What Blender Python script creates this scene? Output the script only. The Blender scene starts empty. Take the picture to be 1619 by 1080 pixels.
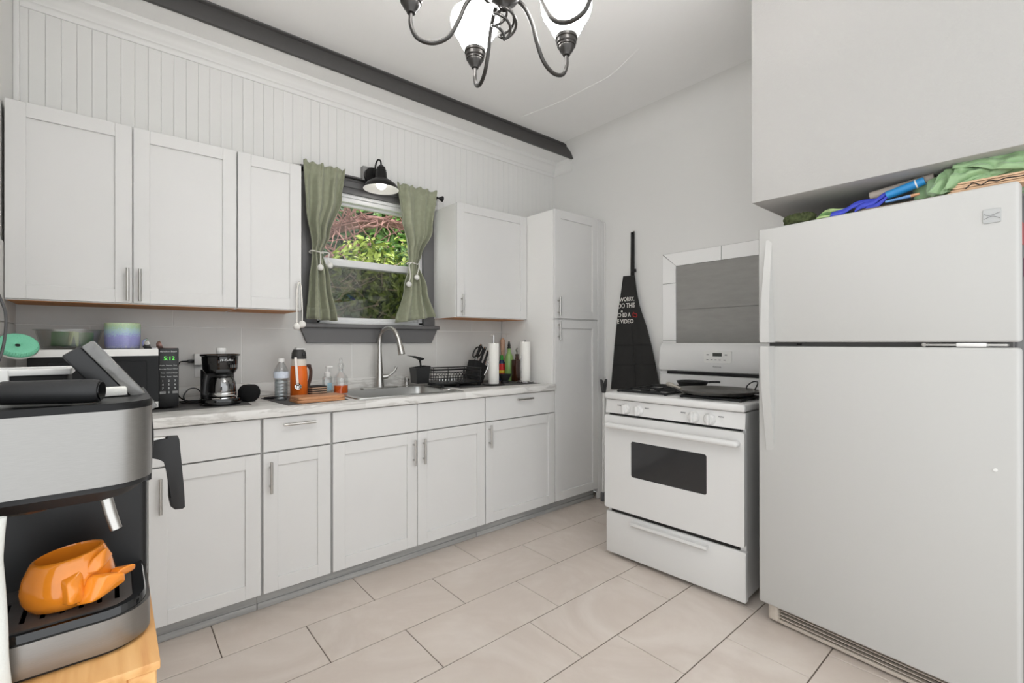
import bpy, bmesh, math, random
from mathutils import Vector, Matrix, noise
random.seed(7)
SC = bpy.context.scene
COL = SC.collection
PI = math.pi

# ------------------------------------------------------------------ camera, world, light, exposure
CAM_F, CAM_YAW, CAM_PITCH, CAM_ROLL, CAM_Z = 740.92, 40.474, 0.076, -0.085, 1.2108   # focal length in pixels of the 1619 px frame
_y, _p, _r = (math.radians(a) for a in (CAM_YAW, CAM_PITCH, CAM_ROLL))
_F = Vector((math.sin(_y)*math.cos(_p), math.cos(_y)*math.cos(_p), math.sin(_p)))
_R0 = Vector((math.cos(_y), -math.sin(_y), 0)); _U0 = _R0.cross(_F)
_R = _R0*math.cos(_r)+_U0*math.sin(_r); _U = -_R0*math.sin(_r)+_U0*math.cos(_r)
cam_data = bpy.data.cameras.new('camera'); cam = bpy.data.objects.new('camera', cam_data); COL.objects.link(cam)
cam_data.sensor_fit = 'HORIZONTAL'; cam_data.sensor_width = 36; cam_data.lens = CAM_F*36/1619; cam_data.clip_start = 0.02
cam.matrix_world = Matrix(((_R.x, _U.x, -_F.x, 0), (_R.y, _U.y, -_F.y, 0), (_R.z, _U.z, -_F.z, CAM_Z), (0, 0, 0, 1)))
SC.camera = cam
def ray(u, v): return _F*CAM_F+_R*(u-809.5)+_U*(540-v)
def on(u, v, x=None, y=None, z=None):
    d = ray(u, v); o = Vector((0, 0, CAM_Z))
    t = (x-o.x)/d.x if x is not None else (y-o.y)/d.y if y is not None else (z-o.z)/d.z
    return o+d*t

world = bpy.data.worlds.new('sky'); SC.world = world; world.use_nodes = True
_bg = world.node_tree.nodes['Background']; _bg.inputs['Color'].default_value = (0.95, 0.98, 1.0, 1); _bg.inputs['Strength'].default_value = 1.2
sun_d = bpy.data.lights.new('sun', 'SUN'); sun_d.energy = 3.2; sun_d.angle = 0.02; sun_d.color = (1, .95, .86)
sun = bpy.data.objects.new('sun', sun_d); COL.objects.link(sun)
sun.rotation_euler = Vector((-.62, .10, -.78)).to_track_quat('-Z', 'Y').to_euler(); sun.location = (3, -2, 8)
LAMP_SHADE = 11.0      # chandelier shades
SC.view_settings.view_transform = 'Standard'; SC.view_settings.look = 'None'; SC.view_settings.gamma = 1
SC.view_settings.use_curve_mapping = False; SC.view_settings.exposure = 0.74

# ------------------------------------------------------------------ materials
def S(r, g, b):
    f = lambda c: (c/255/12.92) if c/255 <= .04045 else ((c/255+.055)/1.055)**2.4
    return (f(r), f(g), f(b), 1)
MATS = {}
def mat(name, col, rough=.5, metal=0., var=0., vscale=8., bump=0., bscale=60., trans=0., ior=1.45, coat=0., emit=None, es=0., stretch=None, alpha=1., spec=.5, sheen=0.):
    if name in MATS: return MATS[name]
    m = bpy.data.materials.new(name); m.use_nodes = True; nt = m.node_tree; N = nt.nodes; L = nt.links
    b = N['Principled BSDF']; b.inputs['Base Color'].default_value = col; b.inputs['Roughness'].default_value = rough
    b.inputs['Metallic'].default_value = metal; b.inputs['IOR'].default_value = ior; b.inputs['Transmission Weight'].default_value = trans
    b.inputs['Coat Weight'].default_value = coat; b.inputs['Alpha'].default_value = alpha; b.inputs['Specular IOR Level'].default_value = spec
    if sheen: b.inputs['Sheen Weight'].default_value = sheen
    if emit: b.inputs['Emission Color'].default_value = emit; b.inputs['Emission Strength'].default_value = es
    tc = N.new('ShaderNodeTexCoord'); co = tc.outputs['Object']
    if stretch:
        mp = N.new('ShaderNodeMapping'); mp.inputs['Scale'].default_value = stretch; L.new(co, mp.inputs[0]); co = mp.outputs[0]
    if var:
        n = N.new('ShaderNodeTexNoise'); n.inputs['Scale'].default_value = vscale; n.inputs['Detail'].default_value = 5; L.new(co, n.inputs['Vector'])
        cr = N.new('ShaderNodeValToRGB'); cr.color_ramp.elements[0].position = .3; cr.color_ramp.elements[1].position = .7
        cr.color_ramp.elements[0].color = [c*(1-var) for c in col[:3]]+[1]; cr.color_ramp.elements[1].color = [min(1, c*(1+var)) for c in col[:3]]+[1]
        L.new(n.outputs['Fac'], cr.inputs[0]); L.new(cr.outputs[0], b.inputs['Base Color'])
    if bump:
        n2 = N.new('ShaderNodeTexNoise'); n2.inputs['Scale'].default_value = bscale; n2.inputs['Detail'].default_value = 4; L.new(co, n2.inputs['Vector'])
        bp = N.new('ShaderNodeBump'); bp.inputs['Strength'].default_value = bump; bp.inputs['Distance'].default_value = .004
        L.new(n2.outputs['Fac'], bp.inputs['Height']); L.new(bp.outputs[0], b.inputs['Normal'])
    MATS[name] = m; return m
def glass_mat(name, tint=(1, 1, 1, 1), refl=.08, rough=0.02):
    if name in MATS: return MATS[name]
    m = bpy.data.materials.new(name); m.use_nodes = True; nt = m.node_tree; N = nt.nodes; L = nt.links
    N.remove(N['Principled BSDF']); t = N.new('ShaderNodeBsdfTransparent'); t.inputs[0].default_value = tint
    g = N.new('ShaderNodeBsdfGlossy'); g.inputs['Roughness'].default_value = rough
    x = N.new('ShaderNodeMixShader'); x.inputs[0].default_value = refl
    L.new(t.outputs[0], x.inputs[1]); L.new(g.outputs[0], x.inputs[2]); L.new(x.outputs[0], N['Material Output'].inputs[0])
    MATS[name] = m; return m
def vein_mat(name, base, vein, scale, rough, lo=.02, stretch=(1, 1, 1), fine=.25, bump=0.):
    """stone: soft cloudy base and thin warped veins"""
    m = bpy.data.materials.new(name); m.use_nodes = True; nt = m.node_tree; N = nt.nodes; L = nt.links; b = N['Principled BSDF']
    b.inputs['Roughness'].default_value = rough
    tc = N.new('ShaderNodeTexCoord'); mp = N.new('ShaderNodeMapping'); mp.inputs['Scale'].default_value = stretch; mp.inputs['Rotation'].default_value = (.5, .25, .7)
    gm = N.new('ShaderNodeNewGeometry'); L.new(gm.outputs['Position'], mp.inputs[0])
    n = N.new('ShaderNodeTexNoise'); n.inputs['Scale'].default_value = scale; n.inputs['Detail'].default_value = 9; n.inputs['Roughness'].default_value = .6; n.inputs['Distortion'].default_value = 1.2
    L.new(mp.outputs[0], n.inputs['Vector'])
    cr = N.new('ShaderNodeValToRGB'); e = cr.color_ramp.elements; e[0].position = .5-lo*1.6; e[0].color = base; e[1].position = .5+lo*1.6; e[1].color = base
    k = cr.color_ramp.elements.new(.5); k.color = vein
    L.new(n.outputs['Fac'], cr.inputs[0])
    n2 = N.new('ShaderNodeTexNoise'); n2.inputs['Scale'].default_value = scale*.8; n2.inputs['Detail'].default_value = 6; L.new(gm.outputs['Position'], n2.inputs['Vector'])
    mx = N.new('ShaderNodeMixRGB'); mx.blend_type = 'MULTIPLY'; mx.inputs[0].default_value = fine
    L.new(cr.outputs[0], mx.inputs[1]); L.new(n2.outputs['Fac'], mx.inputs[2]); L.new(mx.outputs[0], b.inputs['Base Color'])
    MATS[name] = m; return m
def wood_mat(name, a, bcol, rough=.45, stretch=(3, 40, 40), scale=1.5):
    m = bpy.data.materials.new(name); m.use_nodes = True; nt = m.node_tree; N = nt.nodes; L = nt.links; b = N['Principled BSDF']; b.inputs['Roughness'].default_value = rough
    tc = N.new('ShaderNodeTexCoord'); mp = N.new('ShaderNodeMapping'); mp.inputs['Scale'].default_value = stretch; L.new(tc.outputs['Object'], mp.inputs[0])
    n = N.new('ShaderNodeTexNoise'); n.inputs['Scale'].default_value = scale; n.inputs['Detail'].default_value = 6; n.inputs['Distortion'].default_value = .6; L.new(mp.outputs[0], n.inputs['Vector'])
    cr = N.new('ShaderNodeValToRGB'); e = cr.color_ramp.elements; e[0].position = .32; e[0].color = a; e[1].position = .7; e[1].color = bcol
    L.new(n.outputs['Fac'], cr.inputs[0]); L.new(cr.outputs[0], b.inputs['Base Color']); MATS[name] = m; return m
def speckle_mat(name, stops, z0, z1, rough=.25):
    """glaze whose colour runs with height, with speckles"""
    m = bpy.data.materials.new(name); m.use_nodes = True; nt = m.node_tree; N = nt.nodes; L = nt.links; b = N['Principled BSDF']; b.inputs['Roughness'].default_value = rough
    tc = N.new('ShaderNodeTexCoord'); sp = N.new('ShaderNodeSeparateXYZ'); L.new(tc.outputs['Object'], sp.inputs[0])
    n = N.new('ShaderNodeTexNoise'); n.inputs['Scale'].default_value = 220; n.inputs['Detail'].default_value = 3; L.new(tc.outputs['Object'], n.inputs['Vector'])
    ad = N.new('ShaderNodeMath'); ad.operation = 'MULTIPLY_ADD'; ad.inputs[1].default_value = .07; L.new(n.outputs['Fac'], ad.inputs[0]); L.new(sp.outputs['Z'], ad.inputs[2])
    mr = N.new('ShaderNodeMapRange'); mr.inputs['From Min'].default_value = z0+.035; mr.inputs['From Max'].default_value = z1+.035; L.new(ad.outputs[0], mr.inputs['Value'])
    cr = N.new('ShaderNodeValToRGB'); e = cr.color_ramp.elements; e[0].position, e[0].color = stops[0]; e[1].position, e[1].color = stops[-1]
    for p, c in stops[1:-1]: k = e.new(p); k.color = c
    L.new(mr.outputs[0], cr.inputs[0]); L.new(cr.outputs[0], b.inputs['Base Color']); MATS[name] = m; return m

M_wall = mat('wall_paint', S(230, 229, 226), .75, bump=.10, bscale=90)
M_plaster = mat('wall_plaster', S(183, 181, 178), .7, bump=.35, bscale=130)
M_bead = mat('beadboard_paint', S(230, 229, 226), .55, bump=.05, bscale=200)
M_ceil = mat('ceiling_paint', S(243, 242, 240), .8, bump=.25, bscale=22)
M_crown = mat('trim_white', S(231, 230, 227), .45)
M_dark = mat('dark_grey_paint', S(74, 72, 71), .5, bump=.05, bscale=80)
M_casing = mat('casing_grey_paint', S(104, 103, 103), .45, bump=.05, bscale=80)
M_cab = mat('cabinet_white', S(219, 218, 216), .38, var=.015, vscale=3)
M_cabside = mat('cabinet_side_white', S(238, 237, 234), .45)
M_frame = mat('face_frame_grey', S(186, 185, 182), .5)
M_rawwood = wood_mat('raw_wood', S(190, 124, 66), S(216, 152, 92), .6, (3, 30, 30), 2)
M_steel = mat('brushed_nickel', S(190, 188, 184), .32, 1., var=.05, vscale=200, stretch=(1, 1, 12))
M_chrome = mat('chrome', S(225, 225, 225), .08, 1.)
M_counter = vein_mat('marble_laminate', S(232, 230, 226), S(204, 201, 196), 2.2, .3, .03, (1.0, 5.0, 5.0), .18)
M_wtile = mat('wall_tile_grey', S(208, 206, 202), .35, var=.06, vscale=3)
M_grout = mat('grout_white', S(236, 235, 232), .8)
M_fgrout = mat('floor_grout', S(112, 101, 92), .9)
M_ftile = vein_mat('floor_tile', S(229, 218, 208), S(218, 205, 194), 1.6, .32, .10, (1, 1, 1), .22)
M_toe = wood_mat('grey_laminate', S(150, 150, 148), S(178, 177, 174), .5, (2, 30, 30), 1.5)
M_white = mat('appliance_white', S(216, 215, 213), .28, coat=.2, bump=.02, bscale=400)
M_whitep = mat('white_plastic', S(232, 231, 228), .4)
M_black = mat('black_plastic', S(22, 22, 23), .38)
M_gblack = mat('gloss_black', S(10, 10, 11), .08, coat=.5)
M_blackm = mat('black_matte', S(28, 28, 29), .7)
M_iron = mat('cast_iron', S(24, 24, 25), .55, bump=.15, bscale=300)
M_glass = glass_mat('clear_glass')
M_bronze = mat('dark_bronze', S(72, 70, 68), .3, .85)

# ------------------------------------------------------------------ mesh helpers
def nb(): return bmesh.new()
def box(bm, x0, x1, y0, y1, z0, z1, bev=0., seg=2, M=None):
    v = [bm.verts.new(p) for p in ((x0, y0, z0), (x1, y0, z0), (x1, y1, z0), (x0, y1, z0), (x0, y0, z1), (x1, y0, z1), (x1, y1, z1), (x0, y1, z1))]
    f = [bm.faces.new([v[i] for i in q]) for q in ((3, 2, 1, 0), (4, 5, 6, 7), (0, 1, 5, 4), (1, 2, 6, 5), (2, 3, 7, 6), (3, 0, 4, 7))]
    vs = v
    if bev > 0:
        e = list({ed for fa in f for ed in fa.edges})
        r = bmesh.ops.bevel(bm, geom=e, offset=bev, segments=seg, profile=.5, affect='EDGES')
        vs = list({x for fa in r['faces'] for x in fa.verts} | {x for x in v if x.is_valid})
    if M is not None:
        for x in vs: x.co = M @ x.co
    return bm
def prism(bm, pts, axis, a, b_, bev=0., seg=2):
    """polygon pts (2-D) extruded along an axis from a to b_: axis x -> (y,z), y -> (x,z), z -> (x,y)"""
    def P(p, t): return {'x': (t, p[0], p[1]), 'y': (p[0], t, p[1]), 'z': (p[0], p[1], t)}[axis]
    n = len(pts); A = [bm.verts.new(P(p, a)) for p in pts]; B = [bm.verts.new(P(p, b_)) for p in pts]
    fs = [bm.faces.new(A[::-1]), bm.faces.new(B)]
    for i in range(n): fs.append(bm.faces.new((A[i], A[(i+1) % n], B[(i+1) % n], B[i])))
    if bev > 0:
        e = list({ed for fa in fs[:2] for ed in fa.edges}); bmesh.ops.bevel(bm, geom=e, offset=bev, segments=seg, profile=.5, affect='EDGES')
    return bm
def rrect(x0, x1, y0, y1, r, n=5):
    p = []
    for cx, cy, a in ((x1-r, y1-r, 0), (x0+r, y1-r, 90), (x0+r, y0+r, 180), (x1-r, y0+r, 270)):
        for i in range(n+1):
            t = math.radians(a+90*i/n); p.append((cx+r*math.cos(t), cy+r*math.sin(t)))
    return p
def lathe(bm, prof, c=(0, 0, 0), n=32, sx=1., sy=1., M=None, cap=True):
    rings = []
    for r, z in prof:
        if r <= 1e-5: rings.append([bm.verts.new((c[0], c[1], c[2]+z))])
        else: rings.append([bm.verts.new((c[0]+sx*r*math.cos(2*PI*i/n), c[1]+sy*r*math.sin(2*PI*i/n), c[2]+z)) for i in range(n)])
    for a, b_ in zip(rings, rings[1:]):
        for i in range(n):
            j = (i+1) % n
            if len(a) == 1 and len(b_) == 1: continue
            if len(a) == 1: bm.faces.new((a[0], b_[j], b_[i]))
            elif len(b_) == 1: bm.faces.new((a[i], a[j], b_[0]))
            else: bm.faces.new((a[i], a[j], b_[j], b_[i]))
    if cap:
        if len(rings[0]) > 1: bm.faces.new(rings[0][::-1])
        if len(rings[-1]) > 1: bm.faces.new(rings[-1])
    if M is not None:
        for R_ in rings:
            for v in R_: v.co = M @ v.co
    return bm
def tube(bm, pts, r, n=10, closed=False, caps=True):
    pts = [Vector(p) for p in pts]; k = len(pts); rad = r if isinstance(r, (list, tuple)) else [r]*k
    rings = []; prev = None
    for i, p in enumerate(pts):
        a = pts[(i-1) % k] if (closed or i > 0) else p; b_ = pts[(i+1) % k] if (closed or i < k-1) else p
        t = (b_-a); t = t.normalized() if t.length > 1e-9 else Vector((0, 0, 1))
        if prev is None:
            ref = Vector((0, 0, 1)) if abs(t.z) < .9 else Vector((1, 0, 0)); nrm = t.cross(ref).normalized()
        else:
            nrm = prev-t*prev.dot(t); nrm = nrm.normalized() if nrm.length > 1e-6 else t.orthogonal().normalized()
        prev = nrm; bn = t.cross(nrm)
        rings.append([bm.verts.new(p+(nrm*math.cos(2*PI*j/n)+bn*math.sin(2*PI*j/n))*rad[i]) for j in range(n)])
    m = k if closed else k-1
    for i in range(m):
        A, B = rings[i], rings[(i+1) % k]
        for j in range(n): bm.faces.new((A[j], A[(j+1) % n], B[(j+1) % n], B[j]))
    if caps and not closed: bm.faces.new(rings[0][::-1]); bm.faces.new(rings[-1])
    return bm
def cyl(bm, a, b_, r, n=20, r2=None):
    return tube(bm, [a, b_], [r, r if r2 is None else r2], n)
def arc(c, r, a0, a1, n, plane='xz', k=1.):
    out = []
    for i in range(n+1):
        t = math.radians(a0+(a1-a0)*i/n); p, q = r*math.cos(t), r*math.sin(t)*k
        out.append({'xz': (c[0]+p, c[1], c[2]+q), 'yz': (c[0], c[1]+p, c[2]+q), 'xy': (c[0]+p, c[1]+q, c[2])}[plane])
    return out
def bez(pts, n=24):
    """smooth curve through pts (Catmull-Rom)"""
    P = [Vector(p) for p in pts]; P = [P[0]*2-P[1]]+P+[P[-1]*2-P[-2]]; out = []
    for i in range(1, len(P)-2):
        for j in range(n):
            t = j/n; a, b_, c, d = P[i-1], P[i], P[i+1], P[i+2]
            out.append(.5*((2*b_)+(c-a)*t+(2*a-5*b_+4*c-d)*t*t+(3*b_-a-3*c+d)*t**3))
    return out+[P[-2]]
def ball(bm, c, r, n=20, sx=1, sy=1, sz=1):
    k = n//2
    return lathe(bm, [(r*math.sin(PI*i/k), -r*math.cos(PI*i/k)*sz) for i in range(k+1)], c, n, sx, sy)
def grid(bm, nu, nv, fn, close_u=False):
    V = [[bm.verts.new(fn(i/(nu if close_u else nu-1), j/(nv-1))) for j in range(nv)] for i in range(nu)]
    for i in range(nu if close_u else nu-1):
        for j in range(nv-1): bm.faces.new((V[i][j], V[(i+1) % nu][j], V[(i+1) % nu][j+1], V[i][j+1]))
    return bm

ROOTM = {}
def obj(name, bm, m, parent=None, smooth=35, thick=0., solid_off=-1., label=None):
    me = bpy.data.meshes.new(name)
    if isinstance(bm, bmesh.types.BMesh):
        bmesh.ops.recalc_face_normals(bm, faces=bm.faces[:]); bm.to_mesh(me); bm.free()
    else: me = bm
    o = bpy.data.objects.new(name, me); COL.objects.link(o)
    if parent is not None:
        o.parent = parent; root = parent
        while root.parent: root = root.parent
        if root.name in ROOTM: me.transform(ROOTM[root.name].inverted())
    if m is not None: me.materials.clear(); me.materials.append(m)
    if smooth:
        for p in me.polygons: p.use_smooth = True
        me.set_sharp_from_angle(angle=math.radians(smooth))
    if thick:
        md = o.modifiers.new('thickness', 'SOLIDIFY'); md.thickness = thick; md.offset = solid_off
    if label: o['label'] = label
    return o
def tag(o, label, cat, group=None):
    o['label'] = label; o['category'] = cat
    if group: o['group'] = group
    return o
def thing(name, label, cat, loc=(0, 0, 0), rz=0., group=None, local=False):
    o = bpy.data.objects.new(name, None); COL.objects.link(o); o.location = loc; o.rotation_euler = (0, 0, rz); o.empty_display_size = .05
    tag(o, label, cat, group)
    if not local: ROOTM[o.name] = Matrix.Translation(loc) @ Matrix.Rotation(rz, 4, 'Z')
    return o
def struct(name, bm, m, parent=None, smooth=35, label=None):
    o = obj(name, bm, m, parent, smooth, label=label); o['kind'] = 'structure'; return o
def dup(root, loc, rz=None, label=None):
    r = root.copy(); COL.objects.link(r); r.location = loc
    if rz is not None: r.rotation_euler = (0, 0, rz)
    if label: r['label'] = label
    for ch in list(root.children):
        c = ch.copy(); COL.objects.link(c); c.parent = r
        for g in ch.children:
            d = g.copy(); COL.objects.link(d); d.parent = c
    return r
def text_mesh(s, size, M, extrude=.0004, align='CENTER', shear=0., spacing=1., bold=0.):
    cu = bpy.data.curves.new('lettering', 'FONT'); cu.body = s; cu.size = size; cu.extrude = extrude; cu.align_x = align; cu.align_y = 'CENTER'; cu.resolution_u = 3
    cu.shear = shear; cu.offset = bold; cu.space_character = spacing
    t = bpy.data.objects.new('lettering', cu); COL.objects.link(t)
    dg = bpy.context.evaluated_depsgraph_get(); me = bpy.data.meshes.new_from_object(t.evaluated_get(dg)); me.transform(M)
    bpy.data.objects.remove(t); bpy.data.curves.remove(cu); return me
def facing(p, xdir, normal):
    """matrix putting text (x right, y up, z out) at p"""
    x = Vector(xdir).normalized(); z = Vector(normal).normalized(); y = z.cross(x).normalized(); x = y.cross(z)
    return Matrix(((x.x, y.x, z.x, p[0]), (x.y, y.y, z.y, p[1]), (x.z, y.z, z.z, p[2]), (0, 0, 0, 1)))
# ------------------------------------------------------------------ the room
YW, XR, XL, ZC, ZS = 2.92, 2.975, -.322, 2.85, 2.765      # back wall, right wall, left wall, ceiling, lower soffit
REAR = -1.6
WX0, WX1, WZ0, WZ1 = .935, 1.665, 1.33, 2.16               # window opening

# floor: grout bed and every tile
fl = struct('floor', box(nb(), XL, XR, REAR, YW, -.06, -.003), M_fgrout)
rows = [2.6954, 2.3955, 2.0955, 1.7958, 1.496, 1.196, .893, .588, .286, -.016, -.318, -.62, -.92]
starts = [.63, .3216, .6300, .9401, 1.3735, 1.587, 1.911, 2.107, 1.6, 1.9, 1.6, 1.9]
TW, G = .6165, .0019
rt = random.Random(3); tile_meshes = {}
def ftile(x0, x1, y0, y1):
    key = (round(x1-x0, 3), round(y1-y0, 3))
    if key not in tile_meshes:
        bm = nb(); w, h = (x1-x0)/2-G, (y1-y0)/2-.0026; box(bm, -w, w, -h, h, -.01, 0, .0012, 1); me = bpy.data.meshes.new('tile'); bm.to_mesh(me); bm.free(); me.materials.append(M_ftile); tile_meshes[key] = me
    o = bpy.data.objects.new('tile', tile_meshes[key]); COL.objects.link(o); o.parent = fl; o.location = ((x0+x1)/2, (y0+y1)/2, rt.uniform(-.0004, .0004))
for i, s in enumerate(starts):
    y1, y0 = rows[i], rows[i+1]; x = s
    while x > XL: x -= TW
    while x < XR:
        a, b_ = max(x, XL), min(x+TW, XR)
        if b_-a > .03: ftile(a, b_, y0, y1)
        x += TW

# back wall with the window opening, beadboard planks and grey tiles on it
bm = nb(); T = YW+.13
box(bm, XL-.12, WX0, YW, T, 0, ZS+.2); box(bm, WX1, XR+.12, YW, T, 0, ZS+.2); box(bm, WX0, WX1, YW, T, 0, WZ0); box(bm, WX0, WX1, YW, T, WZ1, ZS+.2)
wb = struct('wall_back', bm, M_wall)
bead = {}
def plank(x0, x1, z0, z1):
    k = (round(x1-x0, 3), round(z1-z0, 3))
    if k not in bead:
        b2 = nb(); box(b2, 0, k[0], -.006, 0, 0, k[1], .0022, 2); me = bpy.data.meshes.new('plank'); b2.to_mesh(me); b2.free(); me.materials.append(M_bead); bead[k] = me
    o = bpy.data.objects.new('plank', bead[k]); COL.objects.link(o); o.parent = wb; o.location = (x0, YW, z0)
PW = .0514; x = -.276-PW
while x < XR-.01:
    a, b_ = max(x, XL), min(x+PW, XR)-.0006
    if b_ <= .85 or a >= 1.752: plank(a, b_, 1.60, 2.70)
    elif a >= .85 and b_ <= 1.752: plank(a, b_, 2.262, 2.70)
    else: plank(a, b_, 2.262, 2.70)
    x += PW
# grey backsplash tiles, joints as in the photograph
def wtile(wall, bmm, m=None):
    return obj('tile', bmm, m or M_wtile, wall)
g2 = .0021
def btile(x0, x1, z0, z1):
    wtile(wb, box(nb(), x0+g2, x1-g2, YW-.008, YW, z0+g2, z1-g2, .0008, 1))
bm = nb(); box(bm, XL, 2.375, YW-.0055, YW, .95, 1.30); box(bm, XL, .86, YW-.0055, YW, 1.30, 1.60); box(bm, 1.74, 2.375, YW-.0055, YW, 1.30, 1.60)
gb = struct('backsplash_grout', bm, M_grout, wb)
for j0, z0, z1 in ((-.077, .983, 1.291), (-.381, 1.291, 1.597)):
    x = j0-.616
    while x < 2.375:
        a, b_ = max(x, XL), min(x+.616, 2.375)
        if b_-a > .02:
            if z0 > 1.2 and a < .86 and b_ > .86: btile(a, .86, z0, z1)
            if z0 > 1.2 and b_ > 1.74 and a < 1.74: btile(1.74, b_, z0, z1)
            if z0 < 1.2 or b_ <= .86 or a >= 1.74: btile(a, b_, z0, z1)
        x += .616

# right wall with a coved top, plastered
R_ = .16
prof = [(XR+.12, ZC-R_)]+[(XR-R_+R_*math.cos(t), ZC-R_+R_*math.sin(t)) for t in [PI/2*i/10 for i in range(11)]]+[(XR-R_, ZC+.1), (XR+.12, ZC+.1)]
wr = struct('wall_right', box(nb(), XR, XR+.12, REAR, YW, 0, ZC-R_), M_wall)
struct('trim_8', prism(nb(), prof, 'y', REAR, YW), M_wall, smooth=60)
# tile panel behind the stove: white border, two grey tiles
gt = struct('tile_panel_grout', box(nb(), XR-.006, XR, .90, 1.832, .60, 1.828), mat('grout_grey', S(150, 148, 145), .9), wr)
M_wt = mat('border_tile_white', S(247, 246, 244), .25)
M_gt = mat('panel_tile_grey', S(150, 148, 144), .5, var=.06, vscale=9, stretch=(1, 1, 4))
def rtile(pts, m): wtile(wr, prism(nb(), pts, 'x', XR-.011, XR, .0008, 1), m)
b1 = .105; yo, yi, zo, zi = 1.830, 1.727, 1.826, 1.734; g3 = .0018
rtile([(yo, zo-.004), (yo, 1.6205), (yi+g3, 1.6205), (yi+g3, zi+.002)], M_wt)
for za, zb in ((1.617, 1.22), (1.2165, .82)): rtile([(yo, za), (yo, zb), (yi+g3, zb), (yi+g3, za)], M_wt)
rtile([(yo-.004, zo), (yi-.001, zi+g3), (1.413, zi+g3), (1.413, zo)], M_wt)
rtile([(1.409, zo), (1.409, zi+g3), (.95, zi+g3), (.95, zo)], M_wt)
for za, zb in ((zi-g3, 1.432), (1.4295, 1.125), (1.1225, .82)): rtile([(yi-g3, za), (yi-g3, zb), (1.117, zb), (1.117, za)], M_gt)
for za, zb in ((zi-g3, 1.432), (1.4295, 1.125), (1.1225, .82)): rtile([(1.1135, za), (1.1135, zb), (.95, zb), (.95, za)], M_gt)

# left wall, tiled low down in the corner
wl = struct('wall_left', box(nb(), XL-.12, XL, .70, YW, 0, ZC+.1), M_wall)
for k, (ya, yb) in enumerate(((2.909, 2.68), (2.677, 2.37))):
    for za, zb in ((.985, 1.289), (1.2925, 1.597)):
        wtile(wl, box(nb(), XL, XL+.008, yb, ya, za, zb, .0008, 1))
struct('trim_1', box(nb(), XL+.0005, XL+.02, YW-.03, YW-.007, 1.60, 2.68, .003), M_crown)
# ceiling and the lower soffit along the back wall
ce = struct('ceiling', box(nb(), XL-.12, XR-R_+.01, REAR, 2.70, ZC, ZC+.1), M_ceil)
rid = bez([on(822, 186, z=ZC-.001), on(880, 163, z=ZC-.001), on(905, 151, z=ZC-.001), on(940, 133, z=ZC-.001), on(968, 117, z=ZC-.001), on(1010, 77, z=ZC-.001)], 8)
obj('plaster_ridge', tube(nb(), rid, [.001, *[.0022+.0012*math.sin(i*1.3) for i in range(len(rid)-2)], .001], 6), M_ceil, ce)
struct('soffit', box(nb(), XL, XR, 2.688, YW, ZS, ZC+.1), M_ceil)
bt = nb(); box(bt, XL, XR-.003, 2.668, 2.6905, ZS-.008, ZC-.012, .002); prism(bt, [(2.664, ZC-.012), (2.692, ZC-.012), (2.692, ZC), (2.652, ZC), (2.654, ZC-.006)], 'x', XL, XR-.003)
struct('trim_2', bt, M_dark)
# crown moulding under the soffit
cp = [(0, 2.664), (-.010, 2.664), (-.013, 2.672), (-.012, 2.682), (-.017, 2.688), (-.022, 2.690), (-.024, 2.697), (-.030, 2.703), (-.036, 2.717), (-.047, 2.732), (-.061, 2.742), (-.066, 2.744), (-.068, 2.752), (-.074, 2.756), (-.075, ZS), (0, ZS)]
struct('trim_3', prism(nb(), [(YW-.004+a, z) for a, z in cp], 'x', XL, XR), M_crown, smooth=50)
struct('trim_4', prism(nb(), [(XR+a*.55, z) for a, z in cp], 'y', 2.69, YW), M_crown, smooth=50)
# plastered box wall above the refrigerator
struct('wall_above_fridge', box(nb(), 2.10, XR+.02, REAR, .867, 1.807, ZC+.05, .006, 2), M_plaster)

# window: frame, sashes, panes, casing, stool and apron
w1 = bpy.data.objects.new('window_1', None); COL.objects.link(w1); w1['kind'] = 'structure'; w1.location = (1.3, YW, WZ0); ROOTM['window_1'] = Matrix.Translation(w1.location)
M_vinyl = mat('window_vinyl', S(226, 226, 226), .35)
bm = nb(); y0, y1 = YW+.005, YW+.10
box(bm, WX0, WX0+.03, y0, y1, WZ0, WZ1, .003); box(bm, WX1-.03, WX1, y0, y1, WZ0, WZ1, .003); box(bm, WX0, WX1, y0, y1, WZ0, WZ0+.018, .003)
box(bm, WX0, WX1, y0, y1, 2.128, WZ1, .003); box(bm, WX0+.01, WX1-.01, y0+.012, y1, 2.10, 2.13, .004)
obj('window_frame', bm, M_vinyl, w1)
def sash(ya, yb, za, zb, zt, zbm):
    b2 = nb(); a, c = WX0+.03, WX1-.03; r = .028
    box(b2, a, a+r, ya, yb, za, zb, .004); box(b2, c-r, c, ya, yb, za, zb, .004); box(b2, a+r, c-r, ya, yb, za, za+zbm, .004); box(b2, a+r, c-r, ya, yb, zb-zt, zb, .004)
    s = obj('sash', b2, M_vinyl, w1)
    obj('pane', box(nb(), a+r-.003, c-r+.003, (ya+yb)/2-.002, (ya+yb)/2+.002, za+zbm-.003, zb-zt+.003), M_glass, s)
    return s
sash(YW+.055, YW+.085, 1.69, 2.115, .03, .045)
sash(YW+.02, YW+.05, 1.345, 1.735, .045, .022)
obj('insect_screen', box(nb(), WX0+.03, WX1-.03, YW+.092, YW+.094, WZ0+.018, 1.73), glass_mat('screen_mesh', (.42, .42, .42, 1), .03, .6), w1)
obj('casing', box(nb(), 1.662, 1.752, YW-.020, YW+.012, 1.31, 2.25, .003), M_casing, w1)
obj('casing', box(nb(), .85, .938, YW-.020, YW+.012, 1.31, 2.25, .003), M_casing, w1)
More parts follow.
